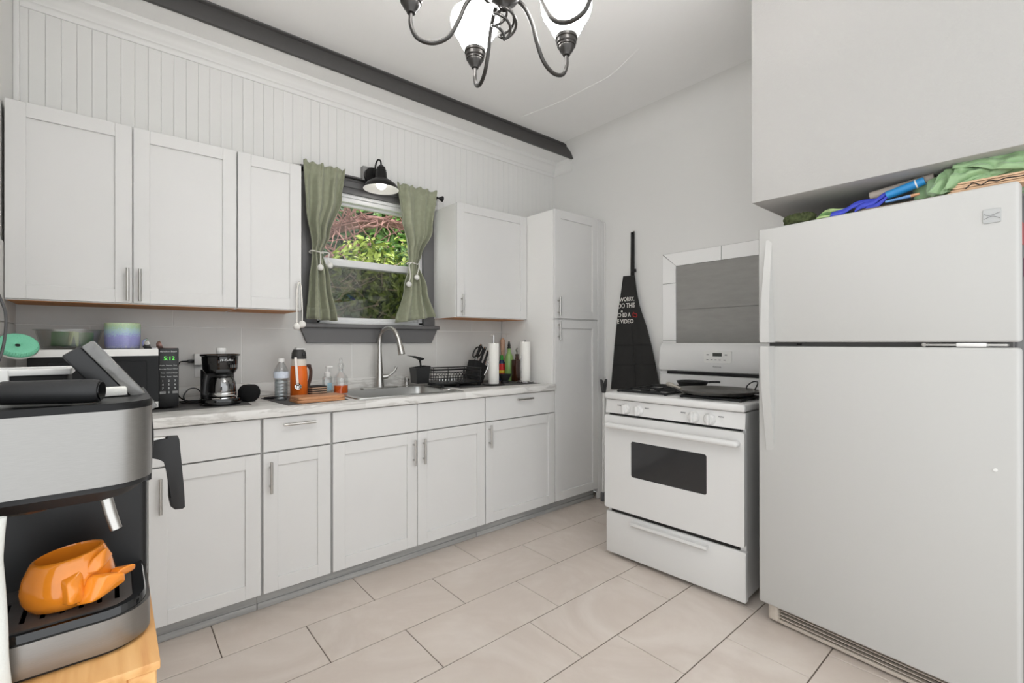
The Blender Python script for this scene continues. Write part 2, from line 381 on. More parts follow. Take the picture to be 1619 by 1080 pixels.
bm = nb(); box(bm, .84, 1.762, YW-.026, YW+.01, 2.185, 2.26, .003); box(bm, .935, 1.665, YW-.014, YW+.02, 2.148, 2.187, .003); box(bm, .84, 1.762, YW-.034, YW-.02, 2.222, 2.236, .002)
obj('head_casing', bm, M_casing, w1)
obj('sill', box(nb(), .83, 1.772, YW-.055, YW+.06, 1.300, 1.325, .004), M_casing, w1)
obj('apron_board', prism(nb(), [(.838, 1.300), (1.766, 1.300), (1.722, 1.208), (.876, 1.208)], 'y', YW-.030, YW-.005, .002, 1), M_casing, w1)

# ------------------------------------------------------------------ cabinets
YU, YB = 2.6075, 2.3175            # front of the upper doors, front of the base doors
def pull(parent, a, b_, y):
    """bar pull from a to b_ standing off the door face at y"""
    a, b_ = Vector(a), Vector(b_); d = (b_-a).normalized(); bm = nb(); cyl(bm, a, b_, .0062, 14)
    for k in (.2, .8):
        p = a.lerp(b_, k); cyl(bm, p, (p.x, y+.001, p.z), .0045, 10)
    return obj('handle', bm, M_steel, parent)
def shaker(parent, x0, x1, z0, z1, yf, rail=.057, th=.02):
    """five-piece door: stiles, rails and a recessed panel as one board"""
    bm = nb(); r = .009
    box(bm, x0, x0+rail, yf, yf+th, z0, z1, .0015, 1); box(bm, x1-rail, x1, yf, yf+th, z0, z1, .0015, 1)
    box(bm, x0+rail, x1-rail, yf+.0002, yf+th, z0, z0+rail, .0012, 1); box(bm, x0+rail, x1-rail, yf+.0002, yf+th, z1-rail, z1, .0012, 1)
    box(bm, x0+rail-.002, x1-rail+.002, yf+r, yf+th-.001, z0+rail-.002, z1-rail+.002)
    return obj('door', bm, M_cab, parent)
def slab(parent, x0, x1, z0, z1, yf, name='drawer_front'):
    return obj(name, box(nb(), x0, x1, yf, yf+.02, z0, z1, .002, 1), M_cab, parent)
ZUB, ZUT = 1.382, 2.146
def upper(label, x0, x1, doors, side=False):
    t = thing('upper_cabinet', label, 'cabinet', ((x0+x1)/2, 2.77, ZUB-.01), group=None)
    obj('body', box(nb(), x0, x1, YU+.022, YW-.0088, ZUB+.004, ZUT-.002, .001, 1), M_cabside, t)
    bm = nb(); box(bm, x0, x1, YU+.022, YU+.028, ZUB-.004, ZUB+.004); box(bm, x0, x0+.005, YU+.028, YW-.0088, ZUB-.004, ZUB+.004); box(bm, x1-.005, x1, YU+.028, YW-.0088, ZUB-.004, ZUB+.004)
    obj('bottom_rim', bm, M_cabside, t)
    obj('bottom_panel', box(nb(), x0+.005, x1-.005, YU+.028, YW-.0088, ZUB-.006, ZUB+.003), M_rawwood, t, label='raw wood underside')
    for dx0, dx1, hx in doors:
        d = shaker(t, dx0, dx1, ZUB, ZUT, YU)
        pull(d, (hx, 2.580, 1.390), (hx, 2.580, 1.530), YU)
    return t
upper('wide white double-door wall cabinet above the microwave', -.314, .4632, ((-.312, .0662, .050), (.0700, .4612, .091)))
upper('narrow white single-door wall cabinet beside the left curtain', .4655, .763, ((.4675, .7615, .742),))
upper('white single-door wall cabinet hung against the tall pantry', 1.7447, 2.374, ((1.7465, 2.371, 1.779),))

ZBT, ZBB, ZG = .868, .083, .7145
def base(label, x0, x1, parts, fx=None):
    t = thing('base_cabinet', label, 'cabinet', ((x0+x1)/2, 2.64, 0))
    bm = nb(); box(bm, x0, x0+.016, YB+.021, YW-.01, ZBB, .873); box(bm, x1-.016, x1, YB+.021, YW-.01, ZBB, .873); box(bm, x0+.016, x1-.016, YB+.021, YW-.01, ZBB, ZBB+.016)
    box(bm, x0+.016, x1-.016, YW-.016, YW-.01, ZBB+.016, .873); box(bm, x0+.016, x1-.016, YB+.021, YB+.040, ZG-.03, ZG+.03); box(bm, x0+.016, x1-.016, YB+.021, YB+.040, .85, .873)
    if len(parts) == 4: box(bm, 1.26, 1.315, YB+.021, YB+.030, ZBB, .873)
    obj('body', bm, M_frame, t)
    obj('plinth', box(nb(), x0, x1, 2.378, YW-.02, .0, ZBB), M_blackm, t)
    for kind, a, b_, h in parts:
        if kind == 'door':
            d = shaker(t, a, b_, ZBB, ZG-.003, YB, .06)
            if h: pull(d, (h, 2.290, h_z[0]), (h, 2.290, h_z[1]), YB)
        else:
            d = slab(t, a, b_, ZG+.003, ZBT, YB, 'drawer_front' if kind == 'drawer' else 'false_front')
            if h: pull(d, (h[0], 2.290, .836), (h[1], 2.290, .836), YB)
    return t
h_z = (.535, .675)
t = base('white base cabinet below the microwave with a long drawer front', -.316, .506, (('door', .1075, .5035, .144), ('false', .06, .5035, None)))
obj('filler_strip', box(nb(), -.05, .1045, YB, YB+.02, ZBB, ZG-.003, .0015, 1), M_cab, t); obj('filler_strip', box(nb(), -.05, .0575, YB, YB+.02, ZG+.003, ZBT, .0015, 1), M_cab, t)
base('narrow white base cabinet with one drawer below the water bottle', .507, .8155, (('door', .515, .811, .542), ('drawer', .515, .811, (.593, .735))))
base('wide white sink base cabinet with two doors below the faucet', .8165, 1.7595, (('door', .8235, 1.2855, 1.262), ('door', 1.2895, 1.7575, 1.323), ('false', .8235, 1.2855, None), ('false', 1.2895, 1.7575, None)))
h_z = (.555, .695)
base('white base cabinet with one drawer beside the tall pantry', 1.7605, 2.3735, (('door', 1.7635, 2.3715, 1.789), ('drawer', 1.7635, 2.3715, (2.004, 2.143))))
# tall pantry
t = thing('pantry_cabinet', 'tall white two-door pantry cabinet in the corner of the kitchen', 'cabinet', (2.62, 2.64, 0))
obj('body', box(nb(), 2.3755, 2.972, YB+.021, YW-.0085, ZBB, 2.152, .001, 1), M_cabside, t)
obj('plinth', box(nb(), 2.3755, 2.86, 2.378, YW-.02, 0, ZBB), M_blackm, t)
d = shaker(t, 2.3785, 2.846, 1.380, 2.154, YB, .06); pull(d, (2.405, 2.290, 1.394), (2.405, 2.290, 1.532), YB)
d = shaker(t, 2.3785, 2.846, ZBB, 1.369, YB, .06); pull(d, (2.407, 2.290, 1.223), (2.407, 2.290, 1.362), YB)
bm = nb(); box(bm, 2.8485, 2.892, YB, YB+.022, 0.002, 2.156, .002, 1); box(bm, 2.893, 2.936, YB+.006, YB+.022, 0.002, 2.150, .005, 2)
obj('filler_strip', bm, M_cab, t)
# toe kick: grey laminate boards and a quarter round
for k, (a, b_) in enumerate(((XL, .497), (.4985, 1.72), (1.7215, 2.847))):
    bm = nb(); box(bm, a, b_, 2.366, 2.3775, .012, ZBB-.002); box(bm, a, b_, 2.358, 2.3775, .0, .030, .005, 2)
    struct('trim_%d' % (5+k), bm, M_toe)

# countertop with a sink cut-out and an upstand
SX0, SX1, SY0, SY1 = .972, 1.607, 2.365, 2.872
ct = thing('countertop', 'white marble-look laminate countertop running along the window wall', 'countertop', (1.0, 2.6, .874))
bm = nb(); z0, z1 = .874, .914; yf = 2.2975
box(bm, XL+.002, SX0+.012, yf, YW-.009, z0, z1, .004, 2); box(bm, SX1-.012, 2.3725, yf, YW-.009, z0, z1, .004, 2)
box(bm, SX0+.006, SX1-.006, yf, SY0+.012, z0, z1, .004, 2); box(bm, SX0+.006, SX1-.006, SY1-.012, YW-.009, z0, z1, .004, 2)
obj('slab', bm, M_counter, ct)
obj('upstand', box(nb(), XL+.009, 2.3725, YW-.030, YW-.009, .914, .987, .004, 2), M_counter, ct)
# chandelier, first pass light comes with c.py
# ------------------------------------------------------------------ chandelier
CH = Vector((.80, .968, 0)); ZSOCK = 2.078; RC = .246
ch = thing('chandelier', 'dark bronze five-arm chandelier with glowing frosted glass shades', 'chandelier', (CH.x, CH.y, 2.0))
M_shade = mat('frosted_shade', S(250, 248, 244), .35, emit=(1, .995, .99, 1), es=LAMP_SHADE)
def chp(a, r, z): return (CH.x+r*math.cos(a), CH.y+r*math.sin(a), z)
for k in range(5):
    a = math.radians(72.5+72*k)
    arm = bez([chp(a, .032, 2.150), chp(a, .068, 2.146), chp(a, .100, 2.115), chp(a, .122, 2.065), chp(a, .148, 2.022), chp(a, .188, 2.003), chp(a, .228, 2.013), chp(a, RC, 2.045), chp(a, RC, ZSOCK+.004)], 8)
    am = obj('arm', tube(nb(), arm, .0058, 10), M_bronze, ch)
    c = chp(a, RC, ZSOCK)
    cup = [(.0, -.002), (.011, 0), (.013, .006), (.019, .012), (.024, .022), (.0245, .026), (.0275, .027), (.0275, .031), (.0265, .032), (.030, .036), (.030, .046), (.033, .048), (.033, .060), (.030, .062), (0, .062)]
    obj('socket_cup', lathe(nb(), cup, c, 24), M_bronze, am)
    sp = [(.026, .050), (.034, .058), (.043, .072), (.0495, .086), (.055, .097), (.063, .109), (.0715, .124), (.0765, .140), (.0770, .153), (.0735, .165), (.0670, .171)]
    sp = sp+[(r-.003, z) for r, z in sp[::-1]]
    obj('shade', lathe(nb(), sp, c, 36, cap=False), M_shade, am, smooth=60)
    bm = nb(); ball(bm, (c[0], c[1], c[2]+.098), .020, 14, sz=1.3); obj('bulb', bm, M_shade, am)
obj('hub', lathe(nb(), [(0, -.022), (.012, -.022), (.018, -.012), (.036, 0), (.046, .018), (.048, .034), (.040, .052), (.022, .066), (.014, .090), (.013, .36), (.02, .37), (.02, .39), (0, .395)], (CH.x, CH.y, 2.126), 28), M_bronze, ch)
cage = nb()
for k in range(4):
    a0 = PI/2*k; pts = []
    for i in range(25):
        t = i/24; r = .030*math.sin(PI*min(max(t, .02), .98))**.8+.003; an = a0+t*PI*1.3; pts.append((CH.x+r*math.cos(an), CH.y+r*math.sin(an), 2.110-.084*t))
    tube(cage, pts, .0036, 8)
ball(cage, (CH.x, CH.y, 2.024), .005, 10); obj('twisted_finial', cage, M_bronze, ch)
cb = nb()
for i in range(11):
    z = 2.50+i*.028; pl = 'xz' if i % 2 else 'yz'; tube(cb, arc((CH.x, CH.y, z+.016), .012, 0, 330, 12, pl, 1.5), .002, 6)
obj('chain', cb, M_bronze, ch)
obj('ceiling_canopy', lathe(nb(), [(0, 0), (.012, .0), (.05, .02), (.062, .035), (.062, .042), (0, .042)], (CH.x, CH.y, ZC-.041), 28), M_bronze, ch)

# ------------------------------------------------------------------ barn sconce over the window
M_blk_metal = mat('black_metal', S(38, 37, 37), .38, .5)
sc = thing('wall_sconce', 'black gooseneck barn lamp on a small grey block over the window', 'lamp', (1.275, YW, 2.25))
obj('mounting_block', box(nb(), 1.212, 1.322, YW-.045, YW-.004, 2.235, 2.335, .003), mat('block_grey', S(148, 147, 145), .6), sc)
bm = nb(); cyl(bm, (1.268, YW-.045, 2.275), (1.268, YW-.072, 2.275), .052, 28); obj('backplate', bm, M_blk_metal, sc)
SX = 1.288; SY = 2.775
nk = bez([(1.272, YW-.07, 2.275), (1.272, YW-.085, 2.30), (1.276, YW-.095, 2.345), (1.281, YW-.115, 2.366), (1.286, SY+.004, 2.352), (SX, SY, 2.32)], 8)
obj('gooseneck', tube(nb(), nk, .0052, 10), M_blk_metal, sc)
cap = [(0, .0), (.012, 0), (.016, -.006), (.026, -.014), (.027, -.026), (.031, -.030), (.031, -.040), (.034, -.044), (.036, -.075), (.040, -.086), (.062, -.098), (.088, -.116), (.104, -.136), (.109, -.152)]
hood = obj('hood', lathe(nb(), cap, (SX, SY, 2.325), 40, cap=False), M_blk_metal, sc, smooth=40)
inn = [(.1085, -.1525), (.104, -.138), (.088, -.119), (.062, -.101), (.040, -.092), (0, -.09)]
obj('reflector', lathe(nb(), inn, (SX, SY, 2.325), 40, cap=False), mat('enamel_white', S(176, 175, 172), .35), hood)
bm = nb(); ball(bm, (SX, SY, 2.325-.122), .031, 18); obj('bulb', bm, mat('sconce_bulb', (1, 1, 1, 1), .4, emit=(1, .97, .92, 1), es=7), sc)

# ------------------------------------------------------------------ stove (local frame: x across the front, y to the back)
st = thing('gas_stove', 'white gas range with black grates and a dark oven window', 'stove', (2.17, 1.3085, 0), math.radians(-87.284), local=True)
W = .38
obj('body', box(nb(), -W+.004, W-.004, .012, .64, .03, .886, .003, 1), M_white, st)
for x in (-.33, .33):
    for y in (.06, .58): obj('foot', lathe(nb(), [(.02, 0), (.02, .012), (.012, .015), (.012, .032)], (x, y, 0), 14), M_black, st)
d = obj('drawer', box(nb(), -W, W, -.008, .03, .022, .254, .006, 3), M_white, st)
bm = nb(); prism(bm, [(-.008, .238), (-.034, .236), (-.036, .222), (-.030, .214), (-.024, .222), (-.008, .224)], 'x', -.21, .21, .003, 2); obj('handle', bm, M_white, d)
obj('gap', box(nb(), -W+.03, W-.03, .004, .02, .25, .29), M_black, st)
# oven door: a slab with an opening for the window
def door_ring():
    bm = nb(); out = rrect(-W-.004+.004, W, .279, .800, .012, 4); inn = rrect(-.208, .208, .478, .672, .012, 4)
    for y, s in ((-.022, 1), (.012, -1)):
        A = [bm.verts.new((p[0], y, p[1])) for p in out]; B = [bm.verts.new((p[0], y, p[1])) for p in inn]
        for i in range(len(A)):
            j = (i+1) % len(A); bm.faces.new((A[i], A[j], B[j], B[i]))
        if s == 1: A0, B0 = A, B
    for i in range(len(A)):
        j = (i+1) % len(A); bm.faces.new((A0[i], A0[j], A[j], A[i])); bm.faces.new((B0[i], B0[j], B[j], B[i]))
    return bm
d = obj('oven_door', door_ring(), M_white, st)
M_owin = mat('oven_glass', S(46, 46, 47), .12, coat=.4)
obj('oven_window', box(nb(), -.21, .21, -.019, -.006, .476, .674), M_owin, d)
hb = bez([(-.340, -.020, .746), (-.338, -.044, .748), (-.310, -.056, .749), (0, -.060, .750), (.320, -.056, .749), (.348, -.044, .748), (.350, -.020, .746)], 8)
obj('handle', tube(nb(), hb, .0145, 14), M_white, d, smooth=60)
obj('gap', box(nb(), -W+.02, W-.02, .0, .02, .796, .815), M_black, st)
pn = obj('control_panel', prism(nb(), [(-.012, .812), (-.004, .886), (.05, .886), (.05, .812)], 'x', -W, W, .004, 2), M_white, st)
M_print = mat('grey_print', S(120, 120, 120), .6)
for kx in (-.247, -.168, .140, .218):
    bm = nb(); A = Matrix.Translation((kx, -.009, .842)) @ Matrix.Rotation(math.radians(90), 4, 'X')
    lathe(bm, [(.029, 0), (.029, .005), (.024, .013), (.022, .017), (0, .018)], (0, 0, 0), 28, M=A)
    box(bm, -.0065, .0065, -.025, .025, .010, .034, .004, 2, M=A)
    obj('knob', bm, M_white, pn)
for kx in (-.288, -.118, .085, .272):
    bm = nb()
    for i in range(3): box(bm, kx-.012+i*.009, kx-.007+i*.009, -.0115, -.009, .856, .861)
    obj('burner_mark', bm, M_print, pn)
ctop = obj('cooktop', box(nb(), -W-.003, W+.003, -.022, .585, .889, .926, .012, 3), M_white, st)
for sx in (-.19, .19):       # recessed burner wells, burner caps, grates
    obj('burner_well', box(nb(), sx-.155, sx+.155, .05, .535, .9262, .9275, .0005, 1), mat('well_grey', S(200, 199, 196), .3), ctop)
    for by in (.16, .42):
        bm = nb(); lathe(bm, [(.05, 0), (.05, .003), (.04, .005), (.036, .009), (.030, .010), (0, .010)], (sx, by, .927), 24); obj('burner', bm, M_iron, ctop)
    bm = nb(); g0, g1 = .055, .530; z = .941
    for x in (sx-.145, sx+.145): box(bm, x-.007, x+.007, g0, g1, z-.011, z, .002, 1)
    for y in (g0, .29, g1): box(bm, sx-.145, sx+.145, y-.006, y+.006, z-.012, z, .002, 1)
    for by in (.17, .41):
        for dx, dy in ((1, 0), (-1, 0), (0, 1), (0, -1)):
            x0, y0 = sx+dx*.028, by+dy*.028; x1, y1 = sx+dx*.145, by+dy*.115
            box(bm, min(x0, x1)-.005*(dx == 0), max(x0, x1)+.005*(dx == 0), min(y0, y1)-.005*(dy == 0), max(y0, y1)+.005*(dy == 0), z-.008, z+.004, .002, 1)
    for x in (sx-.145, sx+.145):
        for y in (g0, .29, g1): box(bm, x-.008, x+.008, y-.008, y+.008, .9265, z-.004, .002, 1)
    obj('grate', bm, M_iron, ctop)
bg = obj('backguard', prism(nb(), [(.585, .92), (.585, 1.004), (.60, 1.004), (.60, 1.026), (.575, 1.030), (.566, 1.05), (.572, 1.14), (.588, 1.186), (.604, 1.202), (.66, 1.202), (.66, .92)], 'x', -W+.002, W-.002, .012, 3), M_white, st)
obj('vent_slot', box(nb(), -W+.055, W-.055, .588, .62, 1.006, 1.0235), M_black, bg)
cpn = obj('clock_panel', prism(nb(), rrect(-.075, .09, 1.084, 1.158, .012, 4), 'y', .5675, .60, .001, 1), mat('panel_white', S(222, 221, 217), .4), bg)
A = Matrix.Rotation(math.radians(-4), 4, 'X')
obj('display', box(nb(), -.02, .034, .5665, .58, 1.124, 1.145), mat('display_dark', S(70, 72, 68), .2), cpn)
for x in (-.052, -.026, -.002, .022, .05): obj('button', box(nb(), x-.006, x+.006, .5665, .58, 1.100, 1.105), M_print, cpn)
for x in (-.05, .058): obj('button', box(nb(), x-.007, x+.007, .5665, .58, 1.130, 1.136), M_print, cpn)
obj('lettering', text_mesh('Kenmore', .013, facing((.007, .5655, 1.062), (1, 0, 0), (0, -1, 0)), .0005), M_print, bg, smooth=0)

def stl(x, y, z):
    m = Matrix.Translation((2.17, 1.3085, 0)) @ Matrix.Rotation(math.radians(-87.284), 4, 'Z'); return m @ Vector((x, y, z))
# pans on the stove
M_comal = mat('seasoned_steel', S(112, 109, 105), .3, .85, var=.25, vscale=9)
p = stl(.17, .18, .9455)
t = thing('griddle_pan', 'large shallow round griddle pan with a wire loop handle on the stove', 'pan', p, math.radians(-87.3), local=True)
obj('pan', lathe(nb(), [(0, .0), (.150, 0), (.170, .004), (.192, .018), (.198, .020), (.199, .023), (.190, .022), (.168, .009), (.148, .005), (0, .004)], (0, 0, 0), 48, sx=1.0), M_comal, t)
lp = bez([(.085, .165, .020), (.082, .185, .034), (.105, .192, .054), (.135, .172, .058), (.150, .130, .045), (.142, .118, .022)], 8)
obj('loop_handle', tube(nb(), lp, .0032, 8), M_blk_metal, t)
hd = bez([(-.150, -.085, .020), (-.185, -.068, .028), (-.245, -.03, .034), (-.262, -.012, .034)], 8)
bm = nb(); tube(bm, hd, [.007]*(len(hd)//2)+[.012]*(len(hd)-len(hd)//2), 10); obj('handle', bm, mat('pale_steel', S(196, 190, 180), .35, .6), t)
p = stl(-.055, .38, .9455)
t = thing('skillet', 'small black skillet behind the griddle pan on the stove', 'pan', p, 0, local=True)
obj('pan', lathe(nb(), [(0, 0), (.062, 0), (.068, .004), (.086, .034), (.089, .036), (.086, .038), (.066, .009), (0, .006)], (0, 0, .002), 36), M_iron, t)
obj('handle', tube(nb(), bez([(.05, -.07, .034), (.07, -.10, .037), (.075, -.125, .036)], 8), .006, 10), M_iron, t)

# ------------------------------------------------------------------ refrigerator (local frame like the stove)
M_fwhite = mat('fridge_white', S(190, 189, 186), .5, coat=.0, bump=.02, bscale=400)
fr = thing('refrigerator', 'white top-freezer refrigerator below the plastered box wall', 'refrigerator', (2.0955, .466, 0), math.radians(-94.665), local=True)
W = .3865
obj('body', box(nb(), -W+.012, W-.012, .075, .74, .015, 1.688, .006, 2), mat('fridge_side_shaded', S(96, 95, 95), .5, bump=.1, bscale=300), fr)  # grey of the body darkened to carry the shade on its side
obj('gasket', box(nb(), -W+.02, W-.02, .058, .08, .10, 1.685), mat('gasket_grey', S(120, 118, 116), .7), fr)
for nm, z0, z1, hz, lab in (('freezer_door', 1.2085, 1.694, (1.208, 1.642), None), ('fridge_door', .092, 1.1915, (1.192, .750), None)):
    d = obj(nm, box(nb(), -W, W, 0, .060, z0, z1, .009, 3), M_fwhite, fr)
    # blade handle: bows out towards the gap between the doors
    bm = nb(); n = 24; A = []
    for i in range(n+1):
        t = i/n; z = hz[0]+(hz[1]-hz[0])*t; out = -.050*math.cos(t*PI/2)**1.1-.002
        w0, w1 = -.3525, -.3525+.034*(.95 if nm == 'fridge_door' else (1-.3*t))
        A.append([bm.verts.new(p) for p in ((w0, out, z), (w1, out+.004, z), (w1, .004, z), (w0, .004, z))])
    for a, b_ in zip(A, A[1:]):
        for j in range(4): bm.faces.new((a[j], a[(j+1) % 4], b_[(j+1) % 4], b_[j]))
    bm.faces.new(A[0]); bm.faces.new(A[-1][::-1])
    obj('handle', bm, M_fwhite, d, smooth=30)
    if nm == 'freezer_door':
        b2 = obj('badge', prism(nb(), rrect(.309, .349, 1.577, 1.621, .004, 3), 'y', -.003, .002, .0008, 1), mat('badge_grey', S(176, 177, 176), .35, .3), d)
        obj('badge_line', tube(nb(), bez([(.311, -.0032, 1.606), (.325, -.0032, 1.600), (.347, -.0032, 1.607)], 8), .0008, 6), M_print, b2)
        obj('badge_line', tube(nb(), bez([(.311, -.0032, 1.590), (.33, -.0032, 1.597), (.347, -.0032, 1.588)], 8), .0008, 6), M_print, b2)
    else:
        bm = nb(); cyl(bm, (.335, -.003, .815), (.335, .002, .815), .005, 12); obj('screw_plug', bm, M_whitep, d)
hg = nb(); box(hg, .245, .315, .004, .05, 1.1935, 1.2065, .003, 2); obj('hinge_cover', hg, M_whitep, fr)
hg = nb(); cyl(hg, (.165, .006, 1.200), (.165, .03, 1.200), .0065, 12); box(hg, .16, .36, .012, .04, 1.196, 1.203); obj('hinge', hg, M_steel, fr)
bm = nb(); cyl(bm, (-.24, .03, 1.200), (-.24, .056, 1.200), .004, 10); obj('screw', bm, M_black, fr)
M_beige = mat('grille_beige', S(196, 186, 174), .5)
bm = nb(); box(bm, -W+.02, -W+.062, .035, .07, .012, .088, .012, 3); box(bm, -W+.05, W-.02, .045, .07, .010, .024, .003); gr = obj('toe_grille', bm, M_beige, fr)
obj('grille_back', box(nb(), -W+.05, W-.02, .062, .07, .02, .088), M_black, gr)
for i in range(4): obj('slat', box(nb(), -W+.058, W-.02, .044, .062, .032+i*.0145, .036+i*.0145, .0015, 1), M_beige, gr)
# magnets and papers on the fridge side
M_red = mat('red_print', S(170, 60, 62), .6)
for i, (y, z, h, m) in enumerate(((.20, 1.52, .07, M_red), (.27, 1.42, .06, mat('mauve_print', S(120, 88, 100), .6)), (.33, 1.56, .08, M_red))):
    obj('magnet', box(nb(), W-.014, W-.0095, y-.10, y-.04, z, z+h), m, fr)
for x in (-.30, .30):
    for y in (.12, .68): obj('foot', lathe(nb(), [(.018, 0), (.018, .02)], (x, y, 0), 12), M_black, fr)
# ------------------------------------------------------------------ sink and faucet
ZT = .914
M_sink = mat('sink_steel', S(196, 195, 192), .3, 1., var=.06, vscale=120, stretch=(12, 1, 1))
sk = thing('kitchen_sink', 'stainless steel drop-in sink bowl below the window', 'sink', (1.29, 2.62, ZT))
bm = nb(); out = rrect(SX0-.008, SX1+.008, SY0-.006, SY1+.004, .03, 5); inn = rrect(SX0+.028, SX1-.028, SY0+.024, SY1-.080, .045, 5); bot = rrect(SX0+.045, SX1-.045, SY0+.042, SY1-.098, .05, 5)
L0 = [bm.verts.new((x, y, ZT+.0005)) for x, y in out]; L1 = [bm.verts.new((x*.997+1.29*.003, y*.997+2.62*.003, ZT+.005)) for x, y in out]; L2 = [bm.verts.new((x, y, ZT+.004)) for x, y in inn]; L3 = [bm.verts.new((x*.99+.0129, y*.99+.0262, ZT-.01)) for x, y in inn]; L4 = [bm.verts.new((x, y, ZT-.19)) for x, y in bot]
for A, B in ((L0, L1), (L1, L2), (L2, L3), (L3, L4)):
    for i in range(len(A)): bm.faces.new((A[i], A[(i+1) % len(A)], B[(i+1) % len(A)], B[i]))
bm.faces.new(L4)
obj('bowl', bm, M_sink, sk, smooth=50)
obj('drain', lathe(nb(), [(.045, 0), (.045, .004), (.03, .004), (.02, .001), (0, .001)], (1.29, 2.6, ZT-.19), 24), M_steel, sk)
FX, FY = 1.303, 2.835
fa = thing('faucet', 'brushed nickel gooseneck faucet with a side lever behind the sink', 'faucet', (FX, FY, ZT+.004))
obj('deck_plate', prism(nb(), rrect(FX-.125, FX+.125, FY-.026, FY+.026, .025, 6), 'z', ZT+.0045, ZT+.011, .002, 2), M_steel, fa)
obj('body', lathe(nb(), [(.030, .009), (.030, .014), (.026, .05), (.0225, .09), (.0195, .14), (.0155, .20), (.0135, .24)], (FX, FY, ZT), 28), M_steel, fa, smooth=60)
nk = [(FX, FY, ZT+.23), (FX, FY, ZT+.30)]+[(FX+.030*(1-math.cos(t)), FY-.070*(1-math.cos(t)), ZT+.30+.088*math.sin(t)) for t in [PI*i/16 for i in range(1, 15)]]
tail = Vector(nk[-1]); nk.append((tail.x+.006, tail.y-.010, tail.z-.035))
obj('neck', tube(nb(), nk, .0132, 16), M_steel, fa, smooth=60)
e0 = Vector(nk[-1]); sh = nb(); tube(sh, [e0+Vector((-.004, .006, .03)), e0, e0+Vector((.004, -.006, -.03)), e0+Vector((.009, -.014, -.070)), e0+Vector((.010, -.016, -.078))], [.0145, .0155, .0185, .0225, .0215], 20); obj('spray_head', sh, M_steel, fa, smooth=60)
lv = nb(); cyl(lv, (FX+.018, FY-.006, ZT+.075), (FX+.050, FY-.014, ZT+.078), .0165, 20, .015); tube(lv, bez([(FX+.046, FY-.013, ZT+.080), (FX+.065, FY-.022, ZT+.090), (FX+.088, FY-.03, ZT+.112), (FX+.100, FY-.034, ZT+.138)], 8), [.008]*25, 10)
obj('lever', lv, M_steel, fa, smooth=60)
sd = thing('soap_dispenser', 'small brushed nickel built-in soap pump beside the faucet', 'dispenser', (1.495, FY, ZT+.004))
obj('base', lathe(nb(), [(.020, .0045), (.020, .008), (.014, .012), (.0125, .034), (.016, .038), (.0165, .060), (.012, .066), (0, .067)], (1.495, FY, ZT), 20), M_steel, sd)
obj('spout', tube(nb(), bez([(1.495, FY, ZT+.058), (1.497, FY-.03, ZT+.061), (1.499, FY-.06, ZT+.053)], 6), .006, 10), M_steel, sd)

# ------------------------------------------------------------------ curtains, rod, tassels
M_cloth = mat('sage_linen', S(152, 155, 132), .85, var=.08, vscale=40, bump=.12, bscale=700, sheen=.2)
M_cord = mat('cotton_cord', S(232, 229, 222), .85)
rod = thing('curtain_rod', 'thin black curtain rod over the window', 'curtain rod', (1.3, 2.862, 2.235))
bm = nb(); cyl(bm, (.832, 2.862, 2.232), (1.745, 2.862, 2.232), .0065, 12); obj('rod', bm, M_blk_metal, rod)
bm = nb(); lathe(bm, [(.004, 0), (.009, .004), (.009, .01), (.004, .014), (.006, .02), (.02, .046), (.021, .050), (0, .052)], (0, 0, 0), 16, M=Matrix.Translation((1.742, 2.862, 2.232)) @ Matrix.Rotation(PI/2, 4, 'Y')); obj('finial', bm, M_blk_metal, rod)
for x in (.846, 1.735):
    bm = nb(); cyl(bm, (x, 2.862, 2.232), (x, YW-.026, 2.232), .0045, 10); cyl(bm, (x, YW-.034, 2.232), (x, YW-.026, 2.232), .016, 14); obj('bracket', bm, M_blk_metal, rod)
def interp(tab, t):
    for (a, va), (b_, vb) in zip(tab, tab[1:]):
        if t <= b_:
            k = (t-a)/(b_-a); k = k*k*(3-2*k); return va+(vb-va)*k
    return tab[-1][1]
